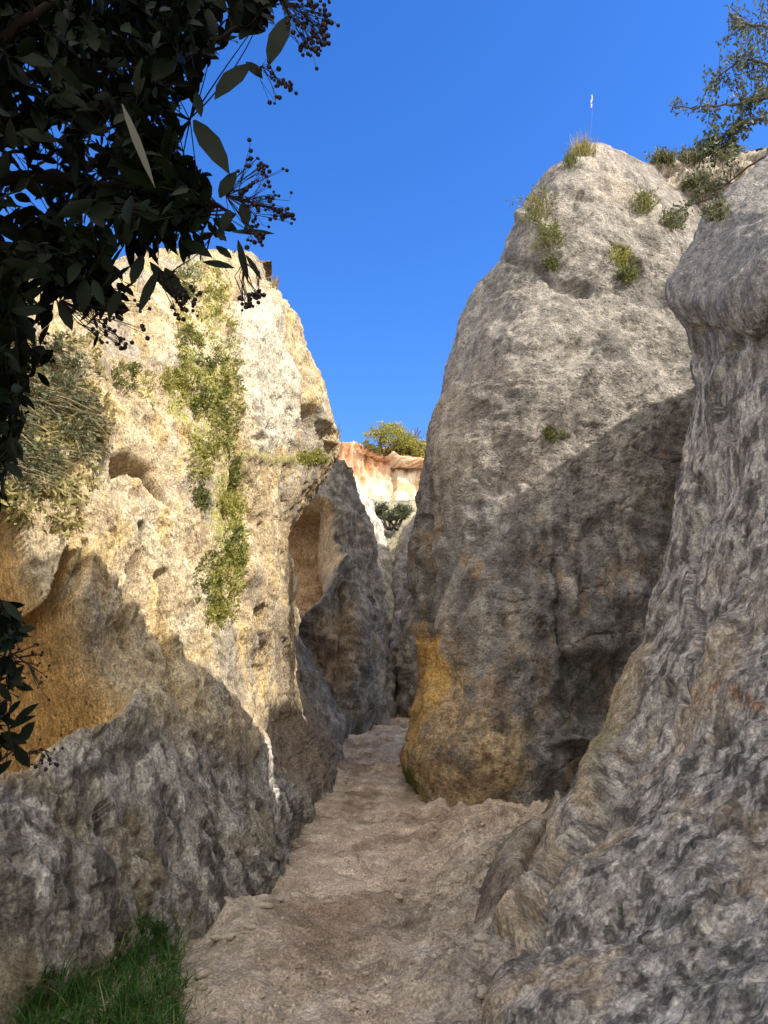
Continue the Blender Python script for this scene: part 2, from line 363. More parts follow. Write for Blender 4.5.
def p_col(c):
    P = c['P']; n1 = fbm(P*.9, 51, 3); n2 = fbm(P*3.5, 52, 4); n3 = fbm(P*8, 53, 3)
    C = base(c, (.245, .22, .195)); C = mixc(C, (.33, .295, .255), sm(-.1, .45, n2)); C = mixc(C, (.15, .137, .122), .8*sm(.0, .45, n1+.3*n3))
    C = mixc(C, (.11, .095, .08), .6*sm(.2, .5, n3+.3*n2)); C = mixc(C, (.40, .34, .27), .6*inside(c, [(560, 150), (620, 150), (680, 230), (640, 240), (590, 200)], 30, 14))
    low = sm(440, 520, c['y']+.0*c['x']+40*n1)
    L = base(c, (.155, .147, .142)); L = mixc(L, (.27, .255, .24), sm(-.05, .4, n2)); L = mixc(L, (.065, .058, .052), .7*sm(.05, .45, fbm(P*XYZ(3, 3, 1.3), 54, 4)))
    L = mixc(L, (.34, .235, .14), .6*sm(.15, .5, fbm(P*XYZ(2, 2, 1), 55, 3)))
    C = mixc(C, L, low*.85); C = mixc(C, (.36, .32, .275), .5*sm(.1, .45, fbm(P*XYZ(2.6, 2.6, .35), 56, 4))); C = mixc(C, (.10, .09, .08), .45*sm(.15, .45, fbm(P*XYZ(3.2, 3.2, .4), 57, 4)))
    edge = inside(c, [(395, 600), (425, 640), (470, 650), (475, 690), (540, 720), (550, 760), (520, 830), (395, 830)], 26, 16)
    C = mixc(C, (.46, .34, .20), .92*edge*sm(-.9, -.1, n2)); C = mixc(C, (.22, .15, .085), .7*edge*sm(.05, .35, n3)); C = mixc(C, (.13, .115, .10), .6*edge*sm(.1, .4, fbm(P*XYZ(3, 3, 1.2), 58, 4))*sm(410, 470, c['x'])); 
    C = mixc(C, (.60, .37, .11), .85*inside(c, [(395, 640), (432, 620), (452, 655), (446, 700), (428, 735), (420, 770), (398, 770)], 16, 10))
    C = mixc(C, (.06, .055, .05), .65*inside(c, [(520, 640), (570, 620), (640, 640), (640, 820), (540, 820), (560, 742), (535, 690)], 30, 22)*sm(-.5, .0, n2))  # dark patch over the foot undercut, its shade put into the colour
    C = mixc(C, (.12, .15, .02), .85*inside(c, [(404, 760), (424, 765), (430, 800), (412, 808), (403, 795)], 9, 5))
    C = mixc(C, (.24, .24, .09), .6*inside(c, [(515, 200), (545, 205), (560, 250), (555, 285), (530, 250)], 10, 8)*sm(-.2, .2, n3))
    return C
PIN = [
 [(410,790,12.8),(440,812,11.0),(500,818,10.5),(560,812,10.7),(640,800,11.4),(730,800,12.8)],
 [(409,745,12.5),(443,755,10.9),(500,755,10.5),(560,752,10.8),(640,750,11.5),(730,750,12.9)],
 [(418,680,12.5),(450,680,11.2),(500,680,10.8),(560,680,11.1),(640,680,11.6),(735,680,13)],
 [(421,600,12.8),(455,600,11.5),(505,600,11.1),(570,600,11.3),(645,600,11.8),(745,600,13)],
 [(417,518,13),(455,515,11.8),(510,515,11.3),(575,515,11.4),(650,515,11.9),(750,515,13)],
 [(422,450,13.2),(460,440,12),(515,430,11.6),(580,430,11.6),(655,430,12),(755,430,13)],
 [(441,378,13.5),(473,370,12.3),(525,360,11.9),(585,352,11.9),(655,355,12.2),(750,365,13.2)],
 [(475,298,13.8),(503,290,12.8),(545,280,12.4),(600,275,12.4),(665,290,12.8),(735,325,13.6)],
 [(513,228,14.2),(532,220,13.3),(562,213,12.9),(602,210,12.9),(648,222,13.3),(702,262,14.1)],
 [(552,176,14.6),(565,168,13.9),(583,165,13.7),(607,168,13.7),(636,180,13.9),(670,205,14.6)],
 [(574,152,14.8),(583,149,14.5),(592,148,14.4),(604,150,14.4),(618,157,14.5),(636,169,14.9)],
]
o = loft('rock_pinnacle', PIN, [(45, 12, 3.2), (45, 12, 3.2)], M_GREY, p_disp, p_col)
tag(o, 'tall tapering grey sandstone pinnacle right of the path, with an ochre foot', 'rock pinnacle')

# ================================================================== RIGHT FOREGROUND ROCK
def r1_disp(c):
    P = c['P']
    d = .14*fbm(P*.6, 71, 3) + .045*fbm(P*XYZ(1.8, 1.8, .9), 72, 3) + .014*fbm(P*6, 73, 3)
    lo = sm(250, 520, c['y'])
    d += (.008+.016*lo)*ridged(P*XYZ(3.0, 3.0, .7), 74, 3)
    d += .006*lo*ridged(P*XYZ(10, 10, 2.6), 75, 3)
    d -= .02*sm(.22, .05, worley(P*XYZ(6, 6, 2.5), 76)) + lo*.03*fis(P*XYZ(2, 2, .8), 78, .05)
    d += .009*fbm(P*XYZ(20, 20, 6), 77, 4, .6)
    d -= .06*inside(c, [(688, 325), (705, 322), (735, 330), (768, 335), (768, 350), (735, 352), (712, 372), (700, 385), (688, 360)], 8, 5)
    d -= .16*crack(c, [(728, 345), (722, 400), (735, 440)], 8, 6) + .06*blob(c, 765, 340, 16, 18)
    d -= .12*crack(c, [(700, 480), (690, 560), (700, 640), (690, 700)], 9, 8)
    d -= .12*blob(c, 716, 735, 9, 12) + .1*blob(c, 726, 612, 7, 8) + .1*blob(c, 655, 560, 8, 14)
    d += .1*blob(c, 735, 640, 22, 50)
    d += .12*crack(c, [(640, 660), (600, 760), (560, 830), (520, 930)], 22, 6)
    d -= .2*crack(c, [(668, 690), (620, 770), (575, 830), (552, 870), (530, 940)], 12, 5)
    return d
def r1_col(c):
    P = c['P']; n1 = fbm(P*.9, 81, 3); n2 = fbm(P*XYZ(8, 8, 1.5), 82, 5, .6); n3 = fbm(P*XYZ(11, 11, 4), 83, 3)
    C = base(c, (.25, .225, .195)); C = mixc(C, (.43, .39, .335), sm(.0, .35, n2)); C = mixc(C, (.075, .068, .06), .85*sm(.02, .35, fbm(P*XYZ(9, 9, 1.6), 84, 5, .62)))
    C = mixc(C, (.40, .30, .19), .6*sm(.05, .5, fbm(P*XYZ(1.6, 1.6, .8), 85, 3)+.2*n2)*sm(480, 720, c['y']))
    C = mixc(C, (.50, .44, .36), .5*sm(.25, .5, n3))
    C = mixc(C, (.34, .25, .13), .65*crack(c, [(645, 650), (612, 730), (580, 800)], 16, 8))
    C = mixc(C, (.26, .12, .05), .7*crack(c, [(690, 705), (730, 700), (768, 715)], 10, 9)*sm(-.1, .3, n3))
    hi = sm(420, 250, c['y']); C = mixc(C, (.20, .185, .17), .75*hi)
    C = mixc(C, (.13, .15, .05), .4*inside(c, [(590, 745), (615, 700), (625, 740), (600, 790)], 12, 6))
    return C
R1 = [
 [(498,1075,3.9),(545,1090,3.5),(610,1100,3.2),(690,1100,2.95),(790,1100,2.7),(950,1100,2.35),(1300,1100,1.9)],
 [(500,940,4.9),(545,940,4.4),(610,940,4.0),(690,940,3.6),(790,940,3.3),(950,940,2.8),(1300,940,2.1)],
 [(520,880,5.6),(560,880,4.9),(620,880,4.4),(700,880,3.95),(795,880,3.55),(950,880,3.0),(1300,880,2.2)],
 [(556,812,6.3),(596,812,5.4),(650,812,4.8),(720,812,4.3),(800,812,3.8),(950,812,3.2),(1300,812,2.35)],
 [(606,735,7.0),(642,732,6.0),(685,730,5.3),(740,730,4.75),(810,730,4.2),(960,730,3.5),(1300,730,2.5)],
 [(640,650,7.4),(670,650,6.5),(708,650,5.8),(755,650,5.2),(820,650,4.6),(970,650,3.8),(1300,650,2.7)],
 [(661,560,7.6),(690,560,6.8),(724,560,6.1),(768,560,5.5),(830,560,4.9),(980,560,4.0),(1300,560,2.9)],
 [(680,470,7.8),(706,470,7.1),(738,470,6.4),(778,470,5.8),(840,470,5.1),(990,470,4.2),(1300,470,3.1)],
 [(689,400,7.8),(717,400,7.0),(748,400,6.45),(788,400,6.0),(850,400,5.3),(1000,400,4.4),(1300,400,3.3)],
 [(685,340,7.75),(714,338,6.9),(748,336,6.25),(792,336,6.1),(855,336,5.5),(1000,340,4.6),(1300,340,3.5)],
 [(668,300,7.7),(704,300,6.7),(744,298,6.1),(792,298,5.65),(860,298,5.5),(1005,300,4.6),(1300,300,3.6)],
 [(681,262,7.7),(716,262,6.75),(752,262,6.15),(798,262,5.7),(868,262,5.6),(1010,262,4.8),(1300,260,3.8)],
 [(717,213,7.8),(746,218,6.85),(778,222,6.25),(820,224,5.9),(885,226,5.5),(1020,226,4.5),(1300,226,3.6)],
 [(768,152,8.0),(792,165,7.5),(820,175,7.1),(860,170,6.3),(920,150,5.6),(1040,100,4.6),(1300,90,3.8)],
 [(815,108,8.3),(835,120,8.0),(860,124,7.4),(900,112,6.8),(950,98,6.1),(1060,60,5.1),(1300,40,4.4)],
]
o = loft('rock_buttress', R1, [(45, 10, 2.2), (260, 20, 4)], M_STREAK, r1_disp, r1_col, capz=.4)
tag(o, 'grey-brown streaked rock buttress filling the right foreground, wholly in shade', 'rock wall')

# ------------------------------------------------------------------ second left fin with a hollow
def l2_disp(c):
    P = c['P']; d = .18*fbm(P*.7, 91, 3)+.08*fbm(P*2.2, 92, 3)+.05*fbm(P*5, 93, 4, .6)-.05*fis(P*XYZ(1.5, 1.5, .6), 97, .05)+.05*ridged(P*XYZ(2.5, 2.5, .8), 94, 3)
    d -= 1.0*inside(c, [(270, 500), (325, 498), (338, 510), (341, 560), (322, 602), (302, 636), (270, 636)], 13, 2)
    d += .35*crack(c, [(338, 560), (325, 600), (300, 640), (320, 690)], 8, 3)
    d -= .3*crack(c, [(345, 590), (342, 650), (336, 700)], 8, 4)
    return d
def l2_col(c):
    P = c['P']; n = fbm(P*XYZ(3, 3, 1), 95, 4); n1 = fbm(P*1.2, 96, 3)
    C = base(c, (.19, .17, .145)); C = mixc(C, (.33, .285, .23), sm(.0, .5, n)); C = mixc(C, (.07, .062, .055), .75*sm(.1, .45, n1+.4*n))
    C = mixc(C, (.40, .36, .31), .6*sm(.1, .4, fbm(P*XYZ(6, 6, 2), 98, 4, .6))); C = mixc(C, (.36, .25, .16), .7*inside(c, [(318, 610), (362, 590), (370, 660), (330, 710), (305, 660)], 16, 8))
    C = mixc(C, (.76, .54, .32), .95*inside(c, [(270, 498), (325, 496), (338, 508), (341, 560), (322, 602), (302, 636), (270, 636)], 5, 2))  # tan hollow, colour raised to carry the light bounced into it
    return C
L2 = [
 [(262,740,18),(300,735,17),(330,724,16.8),(355,716,17.2),(380,710,18.5),(398,706,20)],
 [(262,690,18),(300,690,17.2),(330,685,17.0),(358,685,17.4),(380,685,18.6),(394,684,20)],
 [(262,640,18),(300,640,17.4),(328,640,17.1),(356,640,17.4),(376,640,18.5),(390,640,19.6)],
 [(262,580,18),(298,580,17.6),(322,580,17.3),(348,580,17.6),(368,580,18.5),(382,582,19.4)],
 [(262,530,18),(298,530,17.8),(320,530,17.5),(340,530,17.7),(358,532,18.4),(371,535,19.2)],
 [(270,490,18),(298,490,18),(318,490,17.8),(336,492,17.9),(350,494,18.3),(361,498,19)],
 [(300,466,18.6),(318,464,18.5),(330,462,18.4),(340,461,18.4),(347,463,18.5),(353,468,18.8)],
]
o = loft('rock_fin', L2, [(-25, 6, 2.5), (-20, 6, 3)], M_PALE, l2_disp, l2_col)
tag(o, 'dark sandstone fin behind the left wall with a smooth tan hollow in its side', 'rock fin')

def simple_disp(s, a=1.):
    def f(c):
        P = c['P']; return a*(.25*fbm(P*.6, s, 3)+.12*fbm(P*2, s+1, 3)+.06*fbm(P*5, s+2, 4, .6)+.08*ridged(P*XYZ(1.6, 1.6, .7), s+3, 3))
    return f
def simple_col(s, a, b, d, streak=(3, 3, 1)):
    def f(c):
        P = c['P']; n = fbm(P*XYZ(*streak), s, 4); n1 = fbm(P*1.1, s+1, 3)
        C = base(c, a); C = mixc(C, b, sm(0, .45, n)); C = mixc(C, d, .7*sm(.1, .5, n1+.3*n)); return mixc(C, d, .6*sm(.15, .4, fbm(P*XYZ(6, 6, 2.5), s+2, 4, .6)))
    return f
# small root of rock curving down beside the fin
LR = [
 [(296,742,15.6),(312,738,15.4),(328,730,15.6),(340,722,16.2)],
 [(294,690,15.8),(306,700,15.5),(320,706,15.6),(333,712,16.2)],
 [(292,660,16),(300,664,15.8),(311,672,15.9),(322,684,16.4)],
 [(290,640,16.4),(296,641,16.3),(302,644,16.3),(308,652,16.6)],
]
o = loft('rock_root', LR, [(-8, 4, 1.2), (-6, 4, 1.2)], M_PALE, simple_disp(101, .5), simple_col(103, (.26,.235,.20), (.38,.34,.285), (.10,.088,.075)), drop=1)
tag(o, 'small grey rounded rib of rock sloping down at the foot of the dark fin', 'rock')
# lit fin behind
L3 = [
 [(340,690,23),(370,690,22),(388,690,22.3),(402,688,24)],
 [(340,620,23),(372,620,22.4),(390,620,22.6),(403,620,24)],
 [(340,580,23.5),(366,580,22.8),(386,585,23),(401,592,24.2)],
 [(335,540,24),(354,540,23.3),(372,545,23.4),(387,552,24.4)],
 [(335,505,24.3),(348,508,23.9),(362,512,24),(374,520,24.8)],
 [(338,488,24.6),(346,490,24.5),(354,493,24.5),(362,498,24.9)],
]
o = loft('rock_fin', L3, [(-20, 5, 2), (-20, 5, 2)], M_PALE, simple_disp(111, .7), simple_col(113, (.52,.48,.41), (.60,.55,.47), (.35,.31,.26)))
tag(o, 'narrow pale fin of rock, sunlit along its right edge, seen past the dark fin', 'rock fin')
# grey rock at the end of the slot
R3 = [
 [(384,715,21.5),(398,712,20.5),(420,712,19.5),(460,712,19.5)],
 [(386,660,22),(399,660,21),(420,660,20),(460,660,20)],
 [(390,610,22.6),(402,610,21.6),(422,610,20.6),(460,610,20.5)],
 [(394,572,23.5),(406,570,22.3),(424,568,21.2),(460,568,21)],
 [(402,540,24.5),(411,535,23.3),(427,530,22),(460,528,21.6)],
 [(410,520,25.3),(418,512,24.4),(430,506,23.2),(460,500,22.4)],
]
o = loft('grey_rock', R3, [(20, 4, 3), (15, 4, 3)], M_GREY, simple_disp(121, .8), simple_col(123, (.33,.28,.23), (.44,.38,.31), (.17,.14,.115)))
tag(o, 'blue-grey rounded rock closing the gap at the end of the slot, left of the pinnacle', 'rock')
# slope of scrub between the gap and the far cliff
S4 = [
 [(300,620,27),(350,610,26.5),(390,600,26.5),(430,590,26.5),(480,590,27)],
 [(300,560,29),(350,555,28.5),(390,548,28.5),(430,540,28.5),(480,545,29)],
 [(300,525,32),(350,522,31.5),(390,518,31.5),(430,515,31.5),(480,520,32)],
 [(300,506,37),(350,504,36.5),(390,502,36.5),(430,500,36.5),(480,505,37)],
]
o = loft('rock_slope', S4, [(10, 4, 4), (-10, 4, 4)], M_FAR, simple_disp(131, 1), simple_col(133, (.27,.235,.16), (.36,.31,.22), (.10,.115,.05), (2, 2, 2)))
tag(o, 'pale weathered slope with scrub below the far cliff', 'rock slope')

# ------------------------------------------------------------------ far fluted cliff
def far_disp(c):
    P = c['P']; up = sm(480, 455, c['y'])
    X = P.copy(); X[..., 2] *= .12; X[..., 0] += .5*fbm(P*.25, 140, 2)
    d = .20*up*ridged(X*XYZ(2.3, .8, 1), 141, 2) + .25*(1-up)*ridged(X*XYZ(.9, .4, 1), 142, 2)
    return d + .2*fbm(P*.5, 143, 3)+.06*fbm(P*3, 144, 3)-.35*crack(c, [(392, 446), (394, 470), (392, 500)], 4, 2)-up*.2
def far_col(c):
    P = c['P']; n = fbm(P*XYZ(2.6, 2.6, .5), 145, 4); b = sm(486, 462, c['y']+9*fbm(P*.5, 146, 3)+10*sm(380, 400, c['x']))
    C = base(c, (.56, .45, .31)); C = mixc(C, (.64, .55, .41), sm(0, .4, n))
    Rd = base(c, (.44, .20, .10)); Rd = mixc(Rd, (.50, .32, .20), sm(-.05, .4, n)); C = mixc(C, Rd, b)
    return mixc(C, (.52, .27, .10), .5*sm(.15, .4, fbm(P*.8, 147, 3)))
FC = [[(120+60*i, y, Y+1.2*math.sin(i*1.7)) for i in range(8)] for y, Y in ((560, 41), (530, 42.5), (505, 44), (485, 45.5), (465, 46), (455, 46.6))]
top = [(120,470,47),(180,462,47),(240,452,47),(300,446,47),(352,441,47),(378,449,47.2),(420,454,47.3),(480,452,47.5)]
FC.append(top); FC[-2] = [(p[0], p[1]+9, p[2]-.4) for p in top]
FC.append([(p[0], p[1]+1.0, p[2]+3) for p in top])
for r in FC: r.append((620, r[-1][1]+4, r[-1][2]+.5))
o = loft('far_cliff', FC, [(30, 14, 8), (-30, 14, 8)], M_FAR, far_disp, far_col, step=.9, drop=6)
tag(o, 'distant fluted badland cliff, rusty orange above and cream below, closing the view', 'cliff')

# ------------------------------------------------------------------ background ridge right of the pinnacle
BR = [
 [(615,420,14.90),(650,420,14.70),(720,420,14.50),(800,420,14.30),(900,420,14.10),(1040,420,13.90)],
 [(615,330,15.40),(650,330,15.20),(720,325,15.00),(800,320,14.80),(900,310,14.60),(1040,300,14.40)],
 [(625,270,15.90),(655,262,15.70),(720,255,15.50),(800,250,15.30),(900,240,15.10),(1040,230,14.90)],
 [(635,210,16.40),(660,205,16.20),(720,203,16.00),(800,195,15.80),(900,185,15.60),(1040,170,15.40)],
 [(645,172,16.90),(665,166,16.70),(720,162,16.50),(800,150,16.30),(900,135,16.10),(1040,120,15.90)],
 [(655,166,17.40),(670,160,17.20),(720,156,17.00),(800,142,16.80),(900,126,16.60),(1040,112,16.40)],
]
o = loft('rock_ridge', BR, [(40, 12, 2), (-10, 14, 1.5)], M_PALE, simple_disp(151, 1.4), simple_col(153, (.36,.30,.23), (.46,.40,.31), (.20,.165,.12), (1.5,1.5,3)))
tag(o, 'pale sunlit rock ridge with scrub, behind the pinnacle at upper right', 'rock ridge')

# ------------------------------------------------------------------ leaning slab at the foot of the buttress
SL = [
 [(476,960,5.2),(496,958,5.0),(520,945,5.2),(545,930,5.3)],
 [(484,905,5.85),(504,900,5.5),(526,890,5.75),(548,875,5.8)],
 [(498,862,6.3),(518,856,5.95),(538,848,6.2),(556,836,6.25)],
 [(516,832,6.8),(534,826,6.4),(552,822,6.6),(566,815,6.6)],
 [(540,817,7.2),(548,814,7.05),(556,812,7.0),(563,809,7.0)],
]
o = loft('rock_slab', SL, [(25, 6, .9), (10, 6, .9)], M_PALE, simple_disp(161, .3), simple_col(163, (.36,.30,.22), (.54,.48,.39), (.12,.095,.075), (5,5,2)), drop=.8)
tag(o, 'knobbly brown rock slab leaning at the foot of the right buttress beside the path', 'rock')

# ------------------------------------------------------------------ unseen rock wall on the right, added and shaped to shade the gully
def shade_wall(name, pts, zb, ztop, label, s):
    ring = np.array(pts, float); n = len(ring); t = np.arange(n+1, dtype=float)
    rr = herm(np.concatenate([ring, ring[:1]]), t, np.linspace(0, n, 60*n+1)[:-1] if n < 9 else np.linspace(0, n, 20*n+1)[:-1], True)
    nu = len(rr); nv = 70; A = np.zeros((nv, nu, 3)); c = rr.mean(0)
    for j in range(nv):
        f = j/(nv-1); k = 1-.10*f-.35*max(0, f-.9)/.1*f
        A[j, :, :2] = c[:2]+(rr[:, :2]-c[:2])*k; A[j, :, 2] = zb+(rr[:, 2]-zb)*min(1, f)
    du = np.roll(A, -1, 1)-np.roll(A, 1, 1); dv = np.gradient(A, axis=0); N_ = np.cross(du, dv); N_ /= np.linalg.norm(N_, axis=2)[..., None]+1e-9
    A = A+N_*(.35*fbm(A*.5, s, 3)+.12*fbm(A*2, s+1, 3)+.05*ridged(A*XYZ(3, 3, .8), s+2, 3))[..., None]
    idx = np.arange(nv*nu).reshape(nv, nu); Q = np.stack([idx[:-1], np.roll(idx, -1, 1)[:-1], np.roll(idx, -1, 1)[1:], idx[1:]], -1).reshape(-1, 4)
    V = np.concatenate([A.reshape(-1, 3), A[-1].mean(0)[None]]); T = np.stack([idx[-1], np.roll(idx[-1], -1), np.full(nu, len(V)-1)], -1)
    cc = dict(P=A); col = simple_col(s+5, (.34, .28, .21), (.46, .38, .28), (.15, .12, .09))(cc)
    o = link_mesh(name, V, Q, M_STREAK, None, True, np.concatenate([col.reshape(-1, 3), col.reshape(-1, 3)[-1:]]), T)
    tag(o, label, 'rock wall'); return o
shade_wall('rock_wall', [(3.3, 4.32, 9.7), (2.5, 2.4, 9.8), (2.4, 0, 10), (3.4, -1.4, 9), (7, -1.2, 8), (8, 1, 9), (7.5, 3.8, 9.6), (5.5, 4.75, 9.6)], -1, 6, 'high grey rock wall out of view on the right, added to shade the gully', 171)

# ------------------------------------------------------------------ ground
def gz0(x, y):
    b = .05*(np.minimum(y, 12)-3)+.14*np.clip(y-12, 0, 16)+.25*np.clip(y-28, 0, 30)*.6
    b = np.where(y < 3, .02*(y-3), b)
    return b
def bump2(x, y, cx, cy, rx, ry, a=0):
    X = x-cx; Y = y-cy; ca, sa = math.cos(a), math.sin(a); d = np.hypot((X*ca+Y*sa)/rx, (-X*sa+Y*ca)/ry)
    return 1-sm(0, 1, d)
def gz(x, y):
    P = np.stack([x, y, 0*x], -1); near = sm(60, 25, y)
    z = gz0(x, y)+near*(.05*fbm(P*.9, 201, 3)+.032*fbm(P*3.2, 202, 4)+.014*fbm(P*11, 203, 3)-.02*sm(.05, 0, np.abs(pn(P*1.7, 208)))*sm(0, .3, pn(P*.9, 209)))
    # lumpy bedrock on the right of the path, smooth trodden trough on the left
    rr = sm(-.1, .7, x-.02*y+.25*fbm(P*1.3, 204, 2))*near*sm(13, 9, y)
    z = z+rr*(.13*ridged(P*XYZ(1.5, 2.4, 1), 205, 4)+.06+.06*np.maximum(0, fbm(P*5, 206, 3)))-rr*.05*sm(.07, 0, np.abs(pn(P*XYZ(.8, 1.8, 1), 207)))
    z = z+.28*bump2(x, y, .95, 7.0, .55, .8, .3)*near+.16*bump2(x, y, .5, 4.7, .6, .5)-.07*bump2(x, y, .75, 8.3, .45, .14, .1)-.08*bump2(x, y, .35, 6.3, .35, .1, -.3)
    z = z+.12*bump2(x, y, -.9, 5.5, .5, 1.4, .2)*near
    # low worn steps where the path climbs
    for k, ys in enumerate((13.6, 15.0, 16.6, 18.2, 19.8)):
        z = z+.09*sm(-.10, .10, y-ys-.35*x-.9*fbm(P*.9, 210+k, 3))-.09*sm(-.8, .8, y-ys)+.03*sm(22, 16, y)*ridged(P*XYZ(1.3, 1.3, 1), 215, 3)*.4
    return z
def gcol(P, z):
    n1 = fbm(P*.9, 221, 3); n2 = fbm(P*3.5, 222, 4); n3 = fbm(P*11, 223, 3)
    C = np.broadcast_to(np.array((.45, .355, .27)), P.shape).copy()
    C = mixc(C, (.55, .45, .36), sm(-.05, .45, n2)); C = mixc(C, (.25, .18, .125), .8*sm(.05, .45, n1+.3*n3))
    g = sm(-.25, .45, P[..., 0]-.02*P[..., 1]+.45*n1)*sm(8.5, 5.5, P[..., 1]+n1)
    G = np.broadcast_to(np.array((.31, .27, .22)), P.shape).copy(); G = mixc(G, (.44, .38, .31), sm(.0, .4, n2)); G = mixc(G, (.11, .088, .07), .75*sm(.1, .4, n3+.3*n2))
    C = mixc(C, G, .85*g)
    l = sm(-.3, -1.0, P[..., 0]+.3*n1)*sm(8, 6, P[..., 1]); C = mixc(C, (.42, .35, .27), .7*l)
    s = P[..., 1] > 60
    return C
def axis(lo, hi, step, far):
    a = np.arange(lo, hi, step); g = [0]; d = step
    while g[-1] < far: d *= 1.35; g.append(g[-1]+d)
    g = np.array(g[1:]); return np.concatenate([lo-g[::-1], a, hi+g])
gx = axis(-2.2, 3.2, .022, 400)
gy = np.concatenate([np.arange(-2, 3.6, .1), 3.6*np.exp(np.arange(0, 1.95, .0045))])
d = .15; ext = []
yv = gy[-1]
while yv < 500: yv += d; ext.append(yv); d *= 1.35
neg = []; yv = -2; d = .2
while yv > -300: yv -= d; neg.append(yv); d *= 1.5
gy = np.concatenate([neg[::-1], gy, ext])
X, Y = np.meshgrid(gx, gy); Z = gz(X, Y); Pg = np.stack([X, Y, Z], -1)
idx = np.arange(X.size).reshape(X.shape); Q = np.stack([idx[:-1, :-1], idx[:-1, 1:], idx[1:, 1:], idx[1:, :-1]], -1).reshape(-1, 4)
g = link_mesh('ground', Pg.reshape(-1, 3), Q, M_SAND, None, True, gcol(Pg, Z).reshape(-1, 3)); tag(g, kind='structure')
print('ground', X.shape)
# ================================================================== plants
bpy.context.view_layer.update(); DG = bpy.context.evaluated_depsgraph_get()
def hit(px, py):
    d = ray(px, py); d = Vector(d/np.linalg.norm(d))
    ok, loc, nor, i, ob, m = SC.ray_cast(DG, Vector(CAM), d)
    return (np.array(loc), np.array(nor), ob.name) if ok else None
def unit(v): return v/(np.linalg.norm(v, axis=-1, keepdims=True)+1e-9)
def ppm(P):     # metres per pixel at a point
    return ((P[1]-CAM[1])*cT+(P[2]-CAM[2])*sT)/F
class Geo:
    def __init__(s): s.V = []; s.Q = []; s.C = []; s.n = 0
    def add(s, V, Q, C):
        V = np.asarray(V, float).reshape(-1, 3); s.V.append(V); s.Q.append(np.asarray(Q).reshape(-1, 4)+s.n); s.n += len(V)
        C = np.asarray(C, float); C = np.broadcast_to(C.reshape(-1, 1) if C.ndim else C.reshape(1, 1), (len(V), 3)); s.C.append(C)
    def tube(s, pts, r0, r1, k=6, c=.5):
        pts = np.asarray(pts, float); n = len(pts); t = np.gradient(pts, axis=0); t = unit(t)
        up = np.array([.31, .17, .93]); a = unit(np.cross(t, up)); b = np.cross(t, a); r = np.linspace(r0, r1, n)[:, None, None]
        th = np.linspace(0, 2*math.pi, k, endpoint=False)[None, :, None]
        V = pts[:, None]+r*(a[:, None]*np.cos(th)+b[:, None]*np.sin(th)); i = np.arange(n*k).reshape(n, k)
        Q = np.stack([i[:-1], np.roll(i, -1, 1)[:-1], np.roll(i, -1, 1)[1:], i[1:]], -1); s.add(V, Q, c)
    def leaves(s, B, D, N, L, W, c, fold=.25, curl=.15):
        """broad leaves: base B, direction D, face normal N, 3x5 grid each"""
        n = len(B)
        if not n: return
        D = unit(D); S = unit(np.cross(D, N)); N = np.cross(S, D); L = np.broadcast_to(L, n)[:, None]; W = np.broadcast_to(W, n)[:, None]
        rows = []
        for t, w in ((0, .12), (.18, .66), (.45, 1.), (.75, .72), (1, .03)):
            m = B+D*L*t-N*L*curl*t*t
            for q in (-1, 0, 1): rows.append(m+S*W*.5*w*q+N*W*fold*abs(q)*w)
        V = np.stack(rows, 1); f = []
        for j in range(4):
            for q in (0, 1): f.append([j*3+q, j*3+q+1, j*3+q+4, j*3+q+3])
        Q = np.array(f)[None]+(np.arange(n)*15)[:, None, None]; s.add(V, Q, np.repeat(np.broadcast_to(c, n), 15))
    def small(s, B, D, N, L, W, c):
        """small leaves: one pointed quad each"""
        n = len(B)
        if not n: return
        D = unit(D); S = unit(np.cross(D, N)); L = np.broadcast_to(L, n)[:, None]; W = np.broadcast_to(W, n)[:, None]
        V = np.stack([B, B+D*L*.45+S*W*.5, B+D*L, B+D*L*.45-S*W*.5], 1)
        s.add(V, np.arange(4*n).reshape(n, 4), np.repeat(np.broadcast_to(c, n), 4))
    def blades(s, B, D, L, W, c, bend=.35, seg=4):
        n = len(B)
        if not n: return
        D = unit(D); L = np.broadcast_to(L, n)[:, None]; W = np.broadcast_to(W, n)[:, None]
        h = D.copy(); h[:, 2] = 0; h = unit(h+rng.normal(0, .25, h.shape)*[1, 1, 0]); S = unit(np.cross(D, h)+1e-4); rows = []
        bd = bend*rng.uniform(.3, 1.4, (n, 1))
        for j in range(seg+1):
            t = j/seg; m = B+D*L*t+h*L*bd*t*t-np.array([0, 0, 1])*L*bd*.7*t**2.5; w = W*.5*(1-t**1.6)+W*.02
            rows += [m-S*w, m+S*w]
        V = np.stack(rows, 1); f = np.array([[2*j, 2*j+1, 2*j+3, 2*j+2] for j in range(seg)])
        s.add(V, f[None]+(np.arange(n)*(2*seg+2))[:, None, None], np.repeat(np.broadcast_to(c, n), 2*seg+2))
    def balls(s, Pts, r, c):
        th = np.linspace(0, 2*math.pi, 6, endpoint=False); prof = ((-.98, .15), (-.5, .86), (.35, .94), (.97, .2)); ring = []
        for z, q in prof: ring.append(np.stack([q*np.cos(th), q*np.sin(th), 0*th+z], -1))
        U = np.concatenate(ring); n = len(Pts); r = np.broadcast_to(r, n)[:, None, None]; V = Pts[:, None]+U[None]*r; i = np.arange(24).reshape(4, 6)
        Q = np.stack([i[:-1], np.roll(i, -1, 1)[:-1], np.roll(i, -1, 1)[1:], i[1:]], -1).reshape(-1, 4)
        s.add(V, Q[None]+(np.arange(n)*24)[:, None, None], c)
    def build(s, name, mat, parent=None, org=None):
        V = np.concatenate(s.V); 
        if org is not None: V = V-org
        return link_mesh(name, V, np.concatenate(s.Q), mat, parent, True, np.concatenate(s.C))
